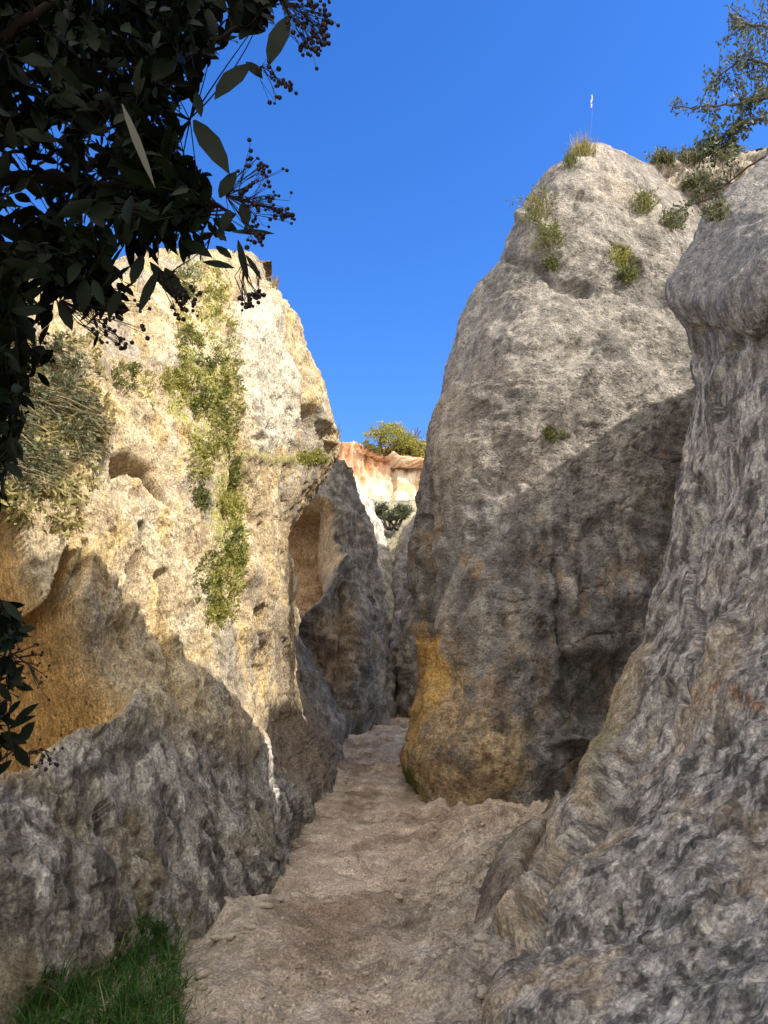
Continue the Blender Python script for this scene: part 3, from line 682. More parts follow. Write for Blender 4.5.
M_LEAFD = leaf_mat('dark_glossy_leaf', (.0025, .0045, .002), (.006, .012, .004), .05, .55, .1)
M_PALELEAF = leaf_mat('faded_leaf', (.05, .05, .042), (.08, .078, .062), .1, .6, .2)
M_BERRY = plain_mat('dark_berry', (.012, .006, .007), .5)
M_BARK = plain_mat('grey_brown_bark', (.10, .075, .055), .95, 30, .4)
M_TWIG = plain_mat('dark_twig', (.016, .011, .009), .9, 30, .3)
M_DRY = plain_mat('dry_stalk', (.34, .27, .16), .9, 25, .35)
M_GREEN = leaf_mat('lush_grass', (.018, .06, .008), (.07, .17, .025), .3, .5, .25)
M_OLIVE = leaf_mat('olive_scrub_leaf', (.075, .095, .032), (.23, .24, .08), .3, .6, .2)
M_YELLOW = leaf_mat('yellow_green_scrub_leaf', (.20, .21, .045), (.42, .38, .10), .35, .6, .2)
M_SAGE = leaf_mat('grey_green_leaf', (.05, .062, .036), (.17, .19, .10), .2, .6, .25)
M_STRAW = leaf_mat('straw_grass', (.22, .19, .07), (.42, .36, .16), .3, .6, .2)
M_GRAVEL = plain_mat('sandstone_crumbs', (.40, .31, .22), .95, 3, .45)
M_LITTER = leaf_mat('dry_leaf', (.12, .07, .035), (.28, .19, .10), .1, .7, .2)
def rd(n): return unit(rng.normal(size=(n, 3)))
def in_poly(P, poly, grow=0):
    x, y = proj(P); return poly_sd(x, y, poly) < grow
def samp(poly, n, sz=1):
    p = np.array(poly, float); lo, hi = p.min(0), p.max(0); out = np.zeros((0, 2))
    while len(out) < n:
        q = rng.uniform(lo, hi, (n*3, 2)); out = np.concatenate([out, q[poly_sd(q[:, 0], q[:, 1], poly) < 0]])
    return out[:n]
def curve(a, b, sag=0, n=8, wig=.04):
    t = np.linspace(0, 1, n)[:, None]; L = np.linalg.norm(b-a); p = a*(1-t)+b*t; p = p+rng.normal(0, wig*L, 3)*np.sin(t*math.pi)
    p[:, 2] -= (sag*L*np.sin(t*math.pi))[:, 0]; return p

# ------------------------------------------------------------------ dark overhanging tree, upper left
tree = empty('overhanging_tree', (-2.6, .9, -.05)); org = np.array([-2.6, .9, -.05])
tag(tree, 'dark broad-leaved tree with berry clusters overhanging the upper left corner', 'tree')
g = Geo(); base_ = org.copy(); fork = np.array([-2.0, 1.3, 2.6])
tp = curve(base_, fork, -.03, 12, .03); g.tube(tp, .13, .085, 10); g.build('trunk', M_BARK, tree, org)
mass = [(-120, -120), (310, -120), (298, -10), (286, 8), (262, 28), (238, 34), (226, 50), (206, 66), (196, 80), (190, 100), (190, 140), (202, 160), (212, 195), (222, 222), (240, 244), (214, 248), (186, 262), (172, 286), (150, 270), (126, 300), (98, 345), (82, 332), (60, 318), (44, 345), (30, 372), (14, 410), (-120, 430)]
dense = [(-120, -120), (300, -120), (285, 0), (255, 25), (220, 45), (192, 72), (180, 105), (182, 150), (196, 195), (205, 225), (180, 248), (130, 262), (80, 285), (30, 300), (-10, 330), (-120, 350)]
limbs = [(((60, 120), 1.9), ((180, 60), 1.85), ((262, 10), 1.8)), (((40, 180), 2.0), ((150, 190), 1.9), ((235, 215), 1.8)), (((-40, 240), 2.1), ((60, 260), 2.0), ((120, 300), 1.95)),
         (((-60, 60), 1.7), ((60, 0), 1.7), ((170, -60), 1.7)), (((-90, 260), 1.9), ((-20, 330), 1.9), ((25, 420), 1.9)), (((-30, 100), 2.4), ((80, 60), 2.4), ((190, 120), 2.3))]
LP = []
for lb in limbs:
    pts = [fork]+[at(p[0], p[1], Y) for p, Y in lb]; t = np.arange(len(pts), dtype=float)
    c = herm(np.array(pts), t, np.linspace(0, len(pts)-1, 26)); c[1:-1] += rng.normal(0, .008, (24, 3)); LP.append(c)
    g = Geo(); g.tube(c, .028, .004, 7); g.build('branch', M_TWIG, tree, org)
LPa = np.concatenate([c[6:] for c in LP])
g = Geo(); tw = Geo()
def spray(tip, nleaf, L, poly, grow, geo=g, spread=.6, lim=.6):
    d = np.linalg.norm(LPa-tip, axis=1); near = LPa[np.argmin(d+rng.uniform(0, .08, len(d)))]
    if np.linalg.norm(near-tip) > lim: near = tip+(near-tip)*lim/np.linalg.norm(near-tip)
    c = curve(near, tip, .05, 8, .05); tw.tube(c, .0028, .0012, 4)
    ax = unit(c[-1]-c[-3]); k = nleaf; t = np.linspace(.35, 1, k); i = (t*7).astype(int); B = c[np.clip(i, 0, 7)]
    D = ax[None]*.8+rd(k)*spread*1.4+np.array([0, 0, -.35]); N = rd(k)+np.array([0, -.5, .6]); Ls = L*rng.uniform(.6, 1.15, k)
    D = unit(D); mid = B+D*Ls[:, None]*.9; ok = in_poly(mid, poly, grow) & in_poly(B+D*Ls[:, None]*.5, poly, grow)
    geo.leaves(B[ok], D[ok], N[ok], Ls[ok], (Ls*rng.uniform(.32, .46, k))[ok], rng.uniform(0, 1, k)[ok], .12, rng.uniform(.02, .2))
for (x, y) in samp(dense, 760): spray(at(x, y, rng.uniform(1.55, 2.6)), 8, rng.uniform(.065, .105), mass, 3)
for (x, y) in samp(mass, 260): spray(at(x, y, rng.uniform(1.6, 2.3)), 7, rng.uniform(.05, .09), mass, 5)
low = [(-60, 330), (20, 335), (52, 350), (44, 385), (22, 410), (16, 470), (8, 510), (-60, 520)]
for (x, y) in samp(low, 80): spray(at(x, y, rng.uniform(1.7, 2.2)), 6, .06, low, 8)
def set_leaf(geo, x0, y0, x1, y1, w, Y=1.72, c=.5, nrm=(0, -1, .25)):
    a = at(x0, y0, Y); b = at(x1, y1, Y+rng.uniform(-.03, .03)); geo.leaves(a[None], (b-a)[None], np.array([nrm], float), np.linalg.norm(b-a), w*ppm(a), c, .1, .05)
for q in [(288, 16, 268, 63, 21), (249, 64, 214, 97, 24), (246, 62, 263, 78, 13), (194, 120, 229, 171, 22), (220, 198, 236, 170, 17), (196, 92, 201, 116, 10), (243, 202, 247, 226, 13), (203, 262, 235, 267, 10),
          (216, 246, 232, 258, 9), (232, 232, 275, 232, 9), (238, 240, 248, 282, 8), (246, 255, 262, 280, 6), (158, 270, 138, 312, 12), (150, 262, 178, 300, 12), (165, 268, 182, 300, 15), (143, 255, 131, 284, 14),
          (262, 5, 250, 30, 14), (240, 40, 252, 24, 13), (120, 290, 108, 318, 13), (60, 300, 72, 330, 13), (180, 240, 212, 256, 15), (155, 282, 176, 270, 11), (230, 210, 222, 232, 13)]: set_leaf(g, *q)
g.build('foliage', M_LEAFD, tree, org)
for q in [(122, 104, 154, 184, 8, 1.5)]:
    g2 = Geo(); set_leaf(g2, *q); o = g2.build('faded_leaf', M_PALELEAF, tree, org)
    if q[0] == 122: o['label'] = 'long faded grey leaf'
# berry clusters
def berries(x0, y0, poly, n, Y=1.72, parent=tree, org=org, r=2.5):
    a = at(x0, y0, Y); g = Geo(); P = []
    for (x, y) in samp(poly, n):
        b = at(x, y, Y+rng.normal(0, .03)); m = a+(b-a)*rng.uniform(.35, .6)+rng.normal(0, .012, 3); g.tube(np.array([a, m, b]), .0013, .0007, 4); P.append(b)
        for _ in range(rng.integers(1, 4)):
            e = b+rng.normal(0, .012, 3); g.tube(np.array([m, b*.5+e*.5, e]), .0008, .0006, 3); P.append(e)
    P = np.array(P); g.balls(P, r*ppm(a)*rng.uniform(.6, 1.15, len(P)), .4); return g.build('berry_cluster', M_BERRY, parent, org)
berries(282, 2, [(290, -6), (328, -6), (329, 14), (330, 42), (312, 66), (300, 60), (296, 30), (286, 12)], 42)
berries(262, 66, [(268, 66), (285, 76), (292, 90), (278, 95), (272, 112), (266, 110), (268, 90)], 9)
berries(226, 196, [(249, 143), (254, 150), (262, 165), (280, 160), (292, 182), (293, 224), (272, 218), (262, 235), (268, 250), (262, 262), (250, 240), (246, 215), (236, 190)], 38)
berries(160, 270, [(176, 284), (200, 288), (208, 300), (190, 306), (178, 322), (172, 300)], 14)
berries(244, 262, [(236, 300), (250, 288), (262, 292), (256, 304), (240, 306)], 9)
berries(60, 300, [(96, 300), (140, 305), (150, 330), (125, 350), (100, 345), (90, 330)], 18)
berries(-30, 340, [(0, 335), (35, 325), (48, 350), (30, 372), (5, 380)], 26, 1.9)
tw.build('twigs', M_TWIG, tree, org)

# ------------------------------------------------------------------ leafy shrub at the left edge
so_ = np.array([-1.55, 1.5, -.1]); sh = empty('leafy_shrub', so_); tag(sh, 'dark leafy sprigs with tiny buds reaching in at the left edge, before the yellow hollow', 'shrub')
LPs = []
for e in ((20, 640), (8, 700), (14, 750), (0, 600)):
    c = herm(np.array([so_, at(-110, 900, 1.5), at(-60, e[1]+60, 1.55), at(*e, 1.6)]), np.arange(4.), np.linspace(0, 3, 22)); LPs.append(c)
    gg = Geo(); gg.tube(c, .012, .002, 6); gg.build('stem', M_TWIG, sh, so_)
LPa = np.concatenate([c[8:] for c in LPs]); g = Geo(); tw = Geo()
mid = [(-60, 588), (0, 592), (22, 606), (32, 622), (38, 640), (44, 655), (46, 668), (30, 690), (36, 705), (30, 722), (36, 742), (40, 760), (22, 770), (8, 776), (-60, 785)]
for (x, y) in samp([(-60, 595), (8, 598), (26, 630), (30, 662), (14, 690), (22, 720), (24, 755), (-60, 775)], 62): spray(at(x, y, rng.uniform(1.5, 1.8)), 5, .055, mid, 2, g, .7, .12)
for q in [(14, 722, 38, 703, 9), (6, 700, -6, 724, 14), (20, 742, 34, 722, 14), (12, 760, -8, 778, 9), (14, 745, 30, 768, 12), (2, 600, 24, 622, 9), (18, 630, 36, 628, 9)]: set_leaf(g, *q, 1.6)
g.build('foliage', M_LEAFD, sh, so_); tw.build('twigs', M_TWIG, sh, so_)
berries(10, 652, [(20, 640), (46, 642), (48, 690), (30, 700), (20, 680)], 8, 1.6, sh, so_, 1.7)
berries(30, 752, [(36, 752), (54, 754), (50, 762), (40, 764)], 5, 1.6, sh, so_, 2)

# ------------------------------------------------------------------ small-leaved tree, upper right
tb = at(872, 150, 8.4)-np.array([0, 0, .4]); tr = empty('small_leaved_tree', tb); tag(tr, 'small-leaved tree leaning over the rock rim at the upper right', 'tree')
f2 = at(858, 60, 8.5); g = Geo(); g.tube(curve(tb, f2, 0, 10, .04), .11, .07, 9); g.build('trunk', M_BARK, tr, tb)
LPs = []
for pts in (((800, 40), (740, 20), (725, 5)), ((800, 70), (745, 60), (706, 88)), ((790, 90), (730, 105), (672, 108)), ((800, 120), (752, 120), (705, 150)), ((810, 10), (770, -40), (740, -80)), ((830, 130), (745, 185), (690, 205)), ((840, 130), (760, 160), (712, 195)), ((850, 0), (840, -60), (830, -120)), ((900, 20), (940, -20), (980, -60))):
    c = herm(np.array([f2]+[at(x, y, 8.5+.25*i) for i, (x, y) in enumerate(pts)]), np.arange(4.), np.linspace(0, 3, 24)); c[1:] += rng.normal(0, .012, (23, 3)); LPs.append(c)
    g = Geo(); g.tube(c, .035, .007, 6); g.build('branch', M_BARK, tr, tb)
LPa = np.concatenate([c[5:] for c in LPs]); g = Geo(); tw = Geo()
def fine(tip, k, L, geo, lim=.7):
    d = np.linalg.norm(LPa-tip, axis=1); near = LPa[np.argmin(d+rng.uniform(0, .15, len(d)))]
    if np.linalg.norm(near-tip) > lim: near = tip+(near-tip)*lim/np.linalg.norm(near-tip)
    c = curve(near, tip, .05, 6, .08); tw.tube(c, .006, .002, 3); t = rng.uniform(.2, 1.05, k)
    B = c[0]*(1-t[:, None])+c[-1]*t[:, None]+rng.normal(0, .03, (k, 3)); geo.small(B, rd(k)+unit(c[-1]-c[0])*.6, rd(k), L*rng.uniform(.6, 1.3, k), L*.42, rng.uniform(0, 1, k))
for (x, y) in samp([(800, -30), (742, 0), (728, 28), (712, 50), (704, 75), (706, 95), (696, 115), (706, 135), (735, 112), (768, 92), (800, 80)], 170): fine(at(x, y, rng.uniform(8.4, 9.4)), 13, .075, g)
for (x, y) in samp([(768, 80), (735, 108), (705, 130), (694, 142), (705, 156), (735, 146), (768, 118)], 75): fine(at(x, y, rng.uniform(8.5, 9.2)), 16, .085, g)
for (x, y) in samp([(664, 102), (676, 98), (690, 108), (684, 122), (670, 114)], 6): fine(at(x, y, 9.1), 10, .07, g, .25)
for (x, y) in samp([(690, 168), (720, 160), (735, 185), (728, 200), (700, 215), (660, 214), (668, 200)], 30): fine(at(x, y, rng.uniform(8.8, 9.3)), 11, .075, g, .3)
for (x, y) in samp([(780, -140), (960, -140), (980, 80), (800, 60)], 120): fine(at(x, y, rng.uniform(8, 10)), 16, .085, g)
g.build('foliage', M_SAGE, tr, tb); tw.build('twigs', M_BARK, tr, tb)

# ------------------------------------------------------------------ tufts and scrub rooted on the rock
def tuft(name, cat, label, pts, n, Lpx, mat, leafy=0, bend=.35, out=.5, dry=0, wpx=1.0, lmat=None, group=None, up=1.0, lsz=3.2, root=2.2):
    """pts = pixel positions where it roots; n stems in all"""
    hs_ = [h for h in (hit(x, y) for x, y in pts) if h]
    if not hs_: print('no hit', label); return
    o0 = hs_[0][0]; e = empty(name, o0); tag(e, label, cat, group); m = ppm(o0)
    H = np.array([h[0] for h in hs_]); Nn = np.array([h[1] for h in hs_]); k = rng.integers(0, len(H), n)
    B = H[k]+rng.normal(0, root*m, (n, 3))-Nn[k]*.02; D = np.array([0, 0, up])+Nn[k]*out+rng.normal(0, .38, (n, 3))
    L = Lpx*m*rng.uniform(.45, 1.15, n); g = Geo(); g.blades(B, D, L, wpx*m, rng.uniform(0, 1, n), bend, 3)
    g.build('blades' if not leafy else 'stems', mat, e, o0)
    if leafy:
        g = Geo(); D = unit(D); j = rng.integers(0, n, n*leafy); t = rng.uniform(.15, 1.0, (len(j), 1)); P = B[j]+D[j]*L[j][:, None]*t+rng.normal(0, 1.2*m, (len(j), 3))
        P[:, 2] -= bend*.5*(L[j]*t[:, 0]**2); g.small(P, rd(len(j))+D[j]*.7, rd(len(j)), lsz*m*rng.uniform(.6, 1.4, len(j)), lsz*.5*m, rng.uniform(0, 1, len(j)))
        g.build('leaves', lmat or mat, e, o0)
    return e
def around(x, y, rx, ry, n=14):
    a = rng.uniform(0, 2*math.pi, n); r = np.sqrt(rng.uniform(0, 1, n)); return [(x, y)]+list(zip(x+rx*r*np.cos(a), y+ry*r*np.sin(a)))
# tip of the pinnacle
t_ = tuft('grass_tuft', 'grass tuft', 'yellow-green grass tuft on the very tip of the pinnacle', around(585, 155, 9, 4), 170, 24, M_STRAW, 0, .15, .15, up=1.3, wpx=1.1)
if t_:
    h0 = hit(587, 156); b0 = h0[0] if h0 else np.array(t_.location); oo = np.array(t_.location); g = Geo()
    tip = at(592, 96, b0[1]+.1); c = curve(b0, tip, 0, 10, .02); g.tube(c, .0022, .001, 4); g.build('stalk', M_DRY, t_, oo)
    g = Geo(); k = 60; tt = rng.uniform(0, 1, (k, 1)); B = at(591, 108, b0[1]+.1)*(1-tt)+tip*tt; g.small(B, rd(k)*.6+np.array([.1, 0, 1]), rd(k), .05, .014, rng.uniform(.6, 1, k))
    g.build('seed_head', plain_mat('pale_seed_head', (.75, .72, .62), .8), t_, oo)
tuft('grass_tuft', 'grass tuft', 'dark dry tuft hanging just left of the pinnacle tip', around(572, 165, 6, 5), 60, 16, M_OLIVE, 0, .5, .7)
tuft('dry_shrub', 'shrub', 'sparse dry twiggy shrub on the left shoulder of the pinnacle', around(540, 215, 12, 10), 60, 26, M_DRY, 9, .2, .6, lmat=M_OLIVE)
tuft('dry_shrub', 'shrub', 'dry shrub below the shoulder, on the ledge of the pinnacle face', around(548, 240, 10, 12), 60, 18, M_DRY, 10, .3, .5, lmat=M_OLIVE)
tuft('small_plant', 'plant', 'small drooping plant at the left end of the pinnacle ledge', around(552, 268, 5, 6), 40, 12, M_OLIVE, 7, .4, .4)
tuft('grass_tuft', 'grass tuft', 'bright yellow-green tuft in a niche high on the pinnacle face', around(620, 262, 9, 6), 110, 15, M_YELLOW, 3, .35, .6)
tuft('small_plant', 'plant', 'green leafy plant right under the bright yellow-green tuft', around(629, 280, 7, 6), 60, 11, M_OLIVE, 9, .4, .5)
tuft('small_plant', 'plant', 'low green plant at the edge of the shadow on the pinnacle', around(551, 438, 11, 5), 60, 9, M_OLIVE, 8, .4, .5)
tuft('dry_shrub', 'shrub', 'pale grey-green shrub on the slope between pinnacle and ridge', around(642, 208, 8, 8), 80, 16, M_STRAW, 8, .3, .4, lmat=M_OLIVE)
for lab, x, y, rx, ry in (('scrub along the ridge crest nearest the pinnacle', 664, 163, 9, 3), ('scrub on the middle of the ridge crest', 690, 160, 12, 3), ('scrub on the ridge crest under the tree', 725, 157, 14, 3),
                          ('leafy bush on the ridge face below the crest', 700, 188, 11, 8), ('low bush at the foot of the ridge face by the rim', 716, 215, 10, 8), ('small bush in the gully beside the pinnacle', 672, 225, 8, 7)):
    tuft('scrub_bush', 'bush', lab, around(x, y, rx, ry, 20), 110, 13, M_STRAW, 9, .3, .5, lmat=M_SAGE, group='scrub on the ridge behind the pinnacle')
# left wall
for lab, x, y, rx, ry, n, L in (('tangled dry scrub on the upper left wall at the frame edge', 15, 400, 24, 40, 300, 34), ('dense twiggy scrub hanging right of the frame edge', 55, 380, 24, 34, 300, 32), ('grey-green scrub lowest in the tangle, above the yellow hollow', 30, 465, 32, 24, 260, 30), ('scrub at the right side of the tangle beside a dark cleft', 82, 425, 14, 34, 220, 26)):
    tuft('hanging_scrub', 'scrub', lab, around(x, y, rx, ry, 40), n, L, M_DRY, 6, .9, .8, lmat=M_SAGE, group='tangled scrub on the left wall', up=.1, lsz=5)
seep = [(188, 285, 10, 14, 'highest green tuft of the seep under the tree'), (215, 300, 9, 14, 'green tuft high on the seep, right of the highest'), (192, 345, 13, 14, 'broad leafy tuft midway up the seep'), (222, 370, 11, 16, 'yellow-green tuft on the right side of the seep'), (165, 382, 18, 7, 'row of green leaves along the small ledge left of the seep'),
        (205, 400, 16, 12, 'dense tuft where the ledge meets the seep'), (225, 430, 9, 12, 'tuft right below the dense ledge tuft'), (205, 458, 7, 12, 'dark green tuft over pale bare rock'), (235, 470, 6, 12, 'thin tuft on the right rim of the seep'), (200, 500, 6, 8, 'small tuft in a crack halfway down the seep'), (228, 505, 6, 9, 'small tuft right of the crack tuft'),
        (236, 548, 8, 12, 'bushy tuft low on the seep at the right'), (212, 580, 14, 16, 'large bright tuft near the bottom of the seep'), (215, 612, 8, 10, 'lowest green tuft of the seep'), (128, 378, 10, 8, 'yellow-green tuft under the berry clusters')]
for i, (x, y, rx, ry, lab) in enumerate(seep):
    tuft('seep_plant', 'plant', lab, around(x, y, rx*1.35, ry*1.6, 26), 85, 8, (M_YELLOW, M_OLIVE)[i % 2], 9, .6, .5, lmat=(M_OLIVE, M_YELLOW, M_OLIVE)[i % 3], group='plants down the green seep', up=.5, lsz=3.4)
tuft('grass_tuft', 'grass tuft', 'grass on the small shelf at the right edge of the left wall', around(308, 461, 15, 4, 20), 220, 12, M_YELLOW, 2, .3, .4)
tuft('grass_tuft', 'grass tuft', 'thin brown grass on the top right rim of the left wall', around(276, 284, 5, 10), 70, 12, M_DRY, 0, .3, .3)
tuft('grass_tuft', 'grass tuft', 'thin grass on the rim of the left wall near its lowest point', around(337, 434, 3, 5), 40, 8, M_STRAW, 0, .3, .3)
# low creeping cover on the seep and the dry tangle
def cover(name, label, poly, n, mat, lpx, s, thr, up=.2):
    B = []; NN = []
    for (x, y) in samp(poly, n):
        h = hit(x, y)
        if h and h[2].startswith('rock_wall'): B.append(h[0]); NN.append(h[1])
    B = np.array(B); NN = np.array(NN); k = fbm(B*XYZ(2.6, 2.6, 1.3), s, 3) > thr+rng.normal(0, .1, len(B)); B = B[k]; NN = NN[k]; n = len(B); m = ppm(B[0])
    g = Geo()
    for j in range(3):
        P_ = B+rng.normal(0, 1.5*m, B.shape); g.small(P_+NN*m*rng.uniform(0, 2.5, (n, 1)), rd(n)+NN*.7+np.array([0, 0, up]), NN+rd(n)*.7, lpx*m*rng.uniform(.5, 1.4, n), lpx*.42*m, rng.uniform(0, 1, n))
    o = g.build(name, mat); tag(o, label, 'ground cover', kind='stuff')
cover('creeping_plants', 'yellow-green creeping cover running down the seep of the left wall', [(172, 262), (228, 262), (242, 360), (244, 470), (248, 560), (240, 610), (222, 640), (205, 610), (195, 540), (190, 440), (150, 400), (115, 385), (120, 365), (180, 370)], 3600, M_YELLOW, 3.6, 401, .02)
cover('dry_stems', 'tangle of straw-coloured dry stems on the upper left wall', [(-20, 335), (100, 335), (112, 420), (88, 500), (60, 560), (20, 520), (-20, 500)], 1700, M_STRAW, 8, 402, -.15, -.5)
# grass at the bottom left
P = []
for (x, y) in samp([(20, 985), (45, 955), (75, 968), (105, 955), (120, 915), (150, 905), (180, 925), (186, 975), (176, 1024), (165, 1070), (10, 1080)], 900):
    h = hit(x, y+14)
    if h and h[0][2] < .75: P.append(h[0])
P = np.array(P); k = rng.integers(0, len(P), 5200); B = P[k]+rng.normal(0, .015, (5200, 3)); B[:, 2] -= .01
g = Geo(); D = np.array([.05, -.1, 1])+rng.normal(0, .36, (5200, 3)); cl_ = .55+.9*sm(-.3, .4, fbm(B*6, 410, 2)); g.blades(B, D, rng.uniform(.05, .20, 5200)*cl_, rng.uniform(.004, .009, 5200), rng.uniform(0, 1, 5200), .5, 4)
P2 = []
for (x, y) in samp([(10, 960), (120, 890), (200, 900), (214, 960), (205, 1060), (0, 1080)], 260):
    h = hit(x, y+10)
    if h and h[0][2] < .9: P2.append(h[0])
P2 = np.array(P2); k2 = rng.integers(0, len(P2), 620); B2 = P2[k2]+rng.normal(0, .02, (620, 3)); g2 = Geo(); g2.blades(B2, np.array([0, -.1, 1])+rng.normal(0, .5, (620, 3)), rng.uniform(.05, .2, 620), .005, rng.uniform(0, 1, 620), .6, 4)
o2 = g2.build('dry_grass', M_STRAW); tag(o2, 'sparse dry straw blades mixed through and around the green grass', 'grass', kind='stuff')
o = g.build('grass', M_GREEN); tag(o, 'lush dark green grass growing at the foot of the left wall', 'grass', kind='stuff')
# far bushes
def bush(name, label, x, y, rx, ry, mat, Y, n=1500, lsz=1.6, holes=.2, cat='bush'):
    c = at(x, y, Y); m = ppm(c); b0 = c-np.array([0, 0, ry*m]); e = empty(name, b0); tag(e, label, cat)
    g = Geo()
    for i in range(9):
        a = b0+np.array([rng.uniform(-.3, .3)*rx*m, rng.uniform(-.2, .2), -.4]); q = c+rd(1)[0]*np.array([rx, rx*.8, ry])*m*.8; g.tube(curve(a, q, 0, 6, .08), .06, .02, 5)
    g.build('stems', M_BARK, e, b0)
    U = rd(n)*rng.uniform(.35, 1, (n, 1))**.4; Pp = c+U*np.array([rx, rx*.8, ry])*m*(1+.28*fbm(U*2.2+x, 7, 3))[:, None]; Pp = Pp[(fbm(Pp*.9+y, 9, 2) > -holes) ]
    n = len(Pp); g = Geo(); g.small(Pp, rd(n), rd(n), lsz*m*rng.uniform(.7, 1.5, n), lsz*m*.7, rng.uniform(0, 1, n)); g.build('foliage', mat, e, b0)
bush('rounded_bush', 'rounded olive bush on top of the far cliff', 390, 441, 27, 16, M_YELLOW, 47.5, 7000, 2.0, .35)
bush('rounded_bush', 'yellowish bush on the far cliff, beside the pinnacle', 412, 450, 16, 12, M_YELLOW, 47.2, 4000, 2.0, .35)
bush('bare_tree', 'thin grey tree behind the far bushes', 412, 434, 14, 9, M_SAGE, 52, 420, 1.5, .0, 'tree')
bush('scrub_bush', 'green scrub below the far cliff', 392, 512, 21, 8, M_SAGE, 29, 4200, 2, .4)
bush('scrub_bush', 'grey scrub at the left of the slope under the cliff', 372, 506, 11, 5, M_SAGE, 30, 900, 2, .3)
# gravel and litter over the path, thicker along the wall feet
g = Geo(); gl = Geo(); N0 = 9000; yy = 3.7*np.exp(rng.uniform(0, 1.5, N0)); PP = []
pxg = samp([(190, 1060), (260, 900), (310, 800), (345, 745), (400, 745), (410, 800), (540, 815), (500, 880), (490, 1060)], 5200)
for q in pxg:
    h = hit(q[0], q[1])
    if h and h[2] == 'ground': PP.append(h[0])
PP = np.array(PP); kp = (fbm(PP*1.6, 300, 3) > rng.normal(0, .28, len(PP))); PP = PP[kp]; n = len(PP)
r_ = .0025+.010*rng.uniform(0, 1, n)**4; o_ = g.n; g.balls(PP+np.array([0, 0, .001]), r_, .5)
o = g.build('gravel', M_GRAVEL); tag(o, 'fine gravel and crumbs of sandstone scattered over the path', 'gravel', kind='stuff')
m_ = rng.random(n) < .10; B = PP[m_]; k_ = len(B); D = rd(k_)*[1, 1, .15]; gl.leaves(B+np.array([0, 0, .006]), D, np.array([0, 0, 1.])+rng.normal(0, .25, (k_, 3)), rng.uniform(.02, .045, k_), rng.uniform(.008, .016, k_), rng.uniform(0, 1, k_), .2, .2)
o = gl.build('leaf_litter', M_LITTER); tag(o, 'small dry fallen leaves scattered on the path', 'leaf litter', kind='stuff')
# loose stones on the path
def stone(s):
    g = Geo(); u = np.linspace(0, 2*math.pi, 12, endpoint=False); v = np.linspace(-1.45, 1.45, 8)
    V = np.array([[math.cos(b)*math.cos(a), math.cos(b)*math.sin(a), math.sin(b)] for b in v for a in u]); V = V*(1+.35*fbm(V*1.3+s, 5, 2))[:, None]*[1, .75, .5]
    i = np.arange(96).reshape(8, 12); g.add(V, np.stack([i[:-1], np.roll(i, -1, 1)[:-1], np.roll(i, -1, 1)[1:], i[1:]], -1), .5)
    o = g.build('stone', M_STREAK); return o
a_ = [stone(s) for s in (1.3, 4.7, 8.8)]
for o in a_:
    ca = o.data.color_attributes['tint']; ca.data.foreach_set('color', np.tile(np.array([.72, .6, .47, 1], np.float32), len(o.data.vertices)))
k = 0
foot = [(205, 985), (235, 940), (262, 905), (285, 880), (300, 835), (312, 805), (410, 812), (440, 822), (480, 824), (520, 822), (505, 850), (488, 900), (478, 950), (490, 1000), (345, 775), (398, 770)]
spots = [tuple(p) for p in samp([(240, 1010), (330, 850), (380, 830), (500, 840), (500, 900), (470, 1015)], 26)]+[(f[0]+rng.normal(0, 7), f[1]+rng.normal(0, 7)) for f in foot for _ in range(5)]
for i_, (x, y) in enumerate(spots):
    h = hit(x, y)
    if not h or h[2] != 'ground': continue
    o = a_[k] if k < 3 else a_[k % 3].copy()
    if k >= 3: COL.objects.link(o)
    s = (.009 if i_ < 26 else .016)+.045*rng.uniform(0, 1)**3; o.scale = (s, s*rng.uniform(.7, 1.2), s*rng.uniform(.6, 1.1)); o.rotation_euler = (rng.uniform(-.3, .3), 0, rng.uniform(0, 6)); o.location = h[0]+np.array([0, 0, s*.15])
    tag(o, 'small loose stone lying on the sandy path', 'stone', 'loose stones on the path'); k += 1


# ================================================================== light, camera
SUN = Vector((.80, -.36, .86)).normalized()
w = bpy.data.worlds.new('World'); SC.world = w; w.use_nodes = True; nt = w.node_tree
bg = nt.nodes['Background']; sky = nt.nodes.new('ShaderNodeTexSky'); sky.sky_type = 'NISHITA'; sky.sun_disc = False
sky.sun_elevation = math.asin(SUN.z); sky.sun_rotation = math.atan2(SUN.x, SUN.y)
sky.altitude = 200; sky.air_density = 1.0; sky.dust_density = .3; sky.ozone_density = 3.0
hs = nt.nodes.new('ShaderNodeHueSaturation'); hs.inputs['Saturation'].default_value = 1.32
hs.inputs['Hue'].default_value = .514
nt.links.new(sky.outputs[0], hs.inputs['Color']); 
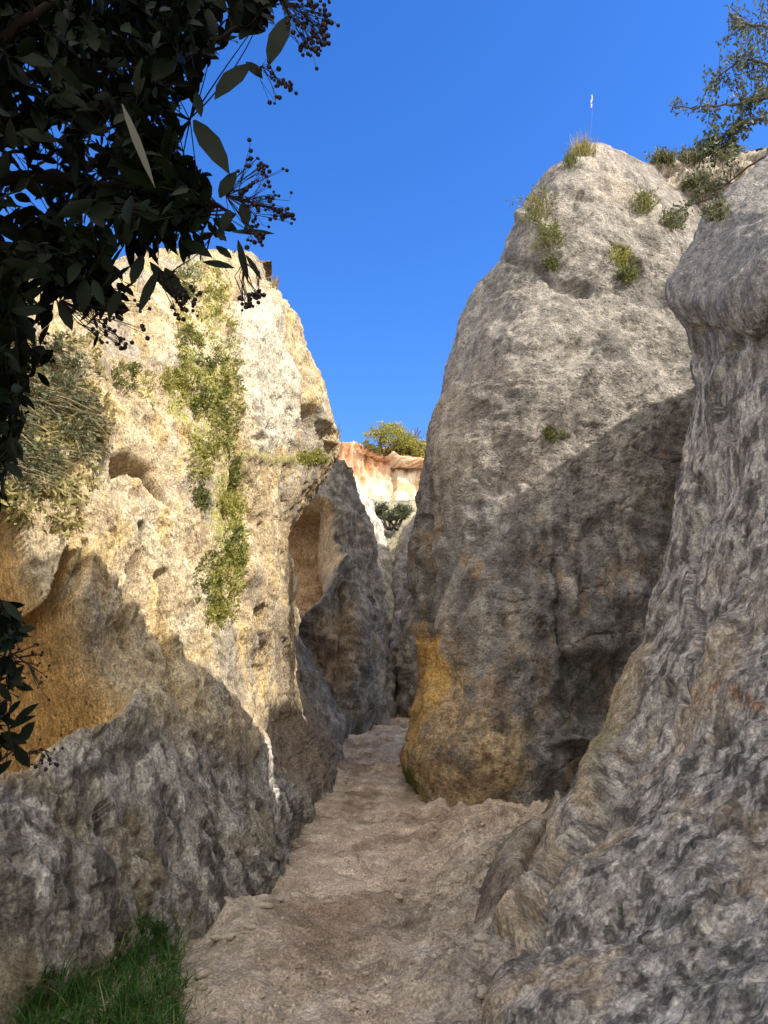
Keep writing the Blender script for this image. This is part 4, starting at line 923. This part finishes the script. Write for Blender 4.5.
# bright cloud bank added behind the viewer to warm the shade; clear blue ahead
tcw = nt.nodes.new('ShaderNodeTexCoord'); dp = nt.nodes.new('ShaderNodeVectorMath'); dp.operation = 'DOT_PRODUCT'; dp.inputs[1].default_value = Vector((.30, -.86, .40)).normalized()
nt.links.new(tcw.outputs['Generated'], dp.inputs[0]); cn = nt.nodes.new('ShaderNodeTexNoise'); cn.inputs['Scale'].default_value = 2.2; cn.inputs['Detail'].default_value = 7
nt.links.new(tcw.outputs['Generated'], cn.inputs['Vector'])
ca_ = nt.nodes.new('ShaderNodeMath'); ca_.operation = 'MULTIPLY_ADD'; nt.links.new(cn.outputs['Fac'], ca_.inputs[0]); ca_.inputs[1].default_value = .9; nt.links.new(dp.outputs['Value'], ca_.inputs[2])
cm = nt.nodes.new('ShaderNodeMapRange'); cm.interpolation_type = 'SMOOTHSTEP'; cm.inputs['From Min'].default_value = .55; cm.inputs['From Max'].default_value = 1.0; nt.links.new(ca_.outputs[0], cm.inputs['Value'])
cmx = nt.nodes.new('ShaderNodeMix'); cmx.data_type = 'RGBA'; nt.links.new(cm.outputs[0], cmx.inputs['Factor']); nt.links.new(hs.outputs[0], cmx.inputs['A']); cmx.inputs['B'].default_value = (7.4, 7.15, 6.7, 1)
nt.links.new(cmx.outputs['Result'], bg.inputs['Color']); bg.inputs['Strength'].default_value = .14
sd = bpy.data.lights.new('sun', 'SUN'); sd.energy = 3.5; sd.angle = R(.5); sd.color = (1, .94, .84)
so = bpy.data.objects.new('sun', sd); COL.objects.link(so); so.rotation_euler = SUN.to_track_quat('Z', 'Y').to_euler(); so.location = (8, -4, 14)
cd = bpy.data.cameras.new('camera'); co = bpy.data.objects.new('camera', cd); COL.objects.link(co)
co.location = CAM; co.rotation_euler = (math.pi/2+PITCH, 0, 0); cd.sensor_fit = 'VERTICAL'; cd.sensor_height = 24; cd.lens = 24*F/1024
cd.clip_end = 2000; cd.clip_start = .05; SC.camera = co
SC.view_settings.view_transform = 'Standard'; SC.view_settings.look = 'None'; SC.view_settings.exposure = 1.17; SC.view_settings.gamma = 1
SC.cycles.max_bounces = 8; SC.cycles.diffuse_bounces = 7
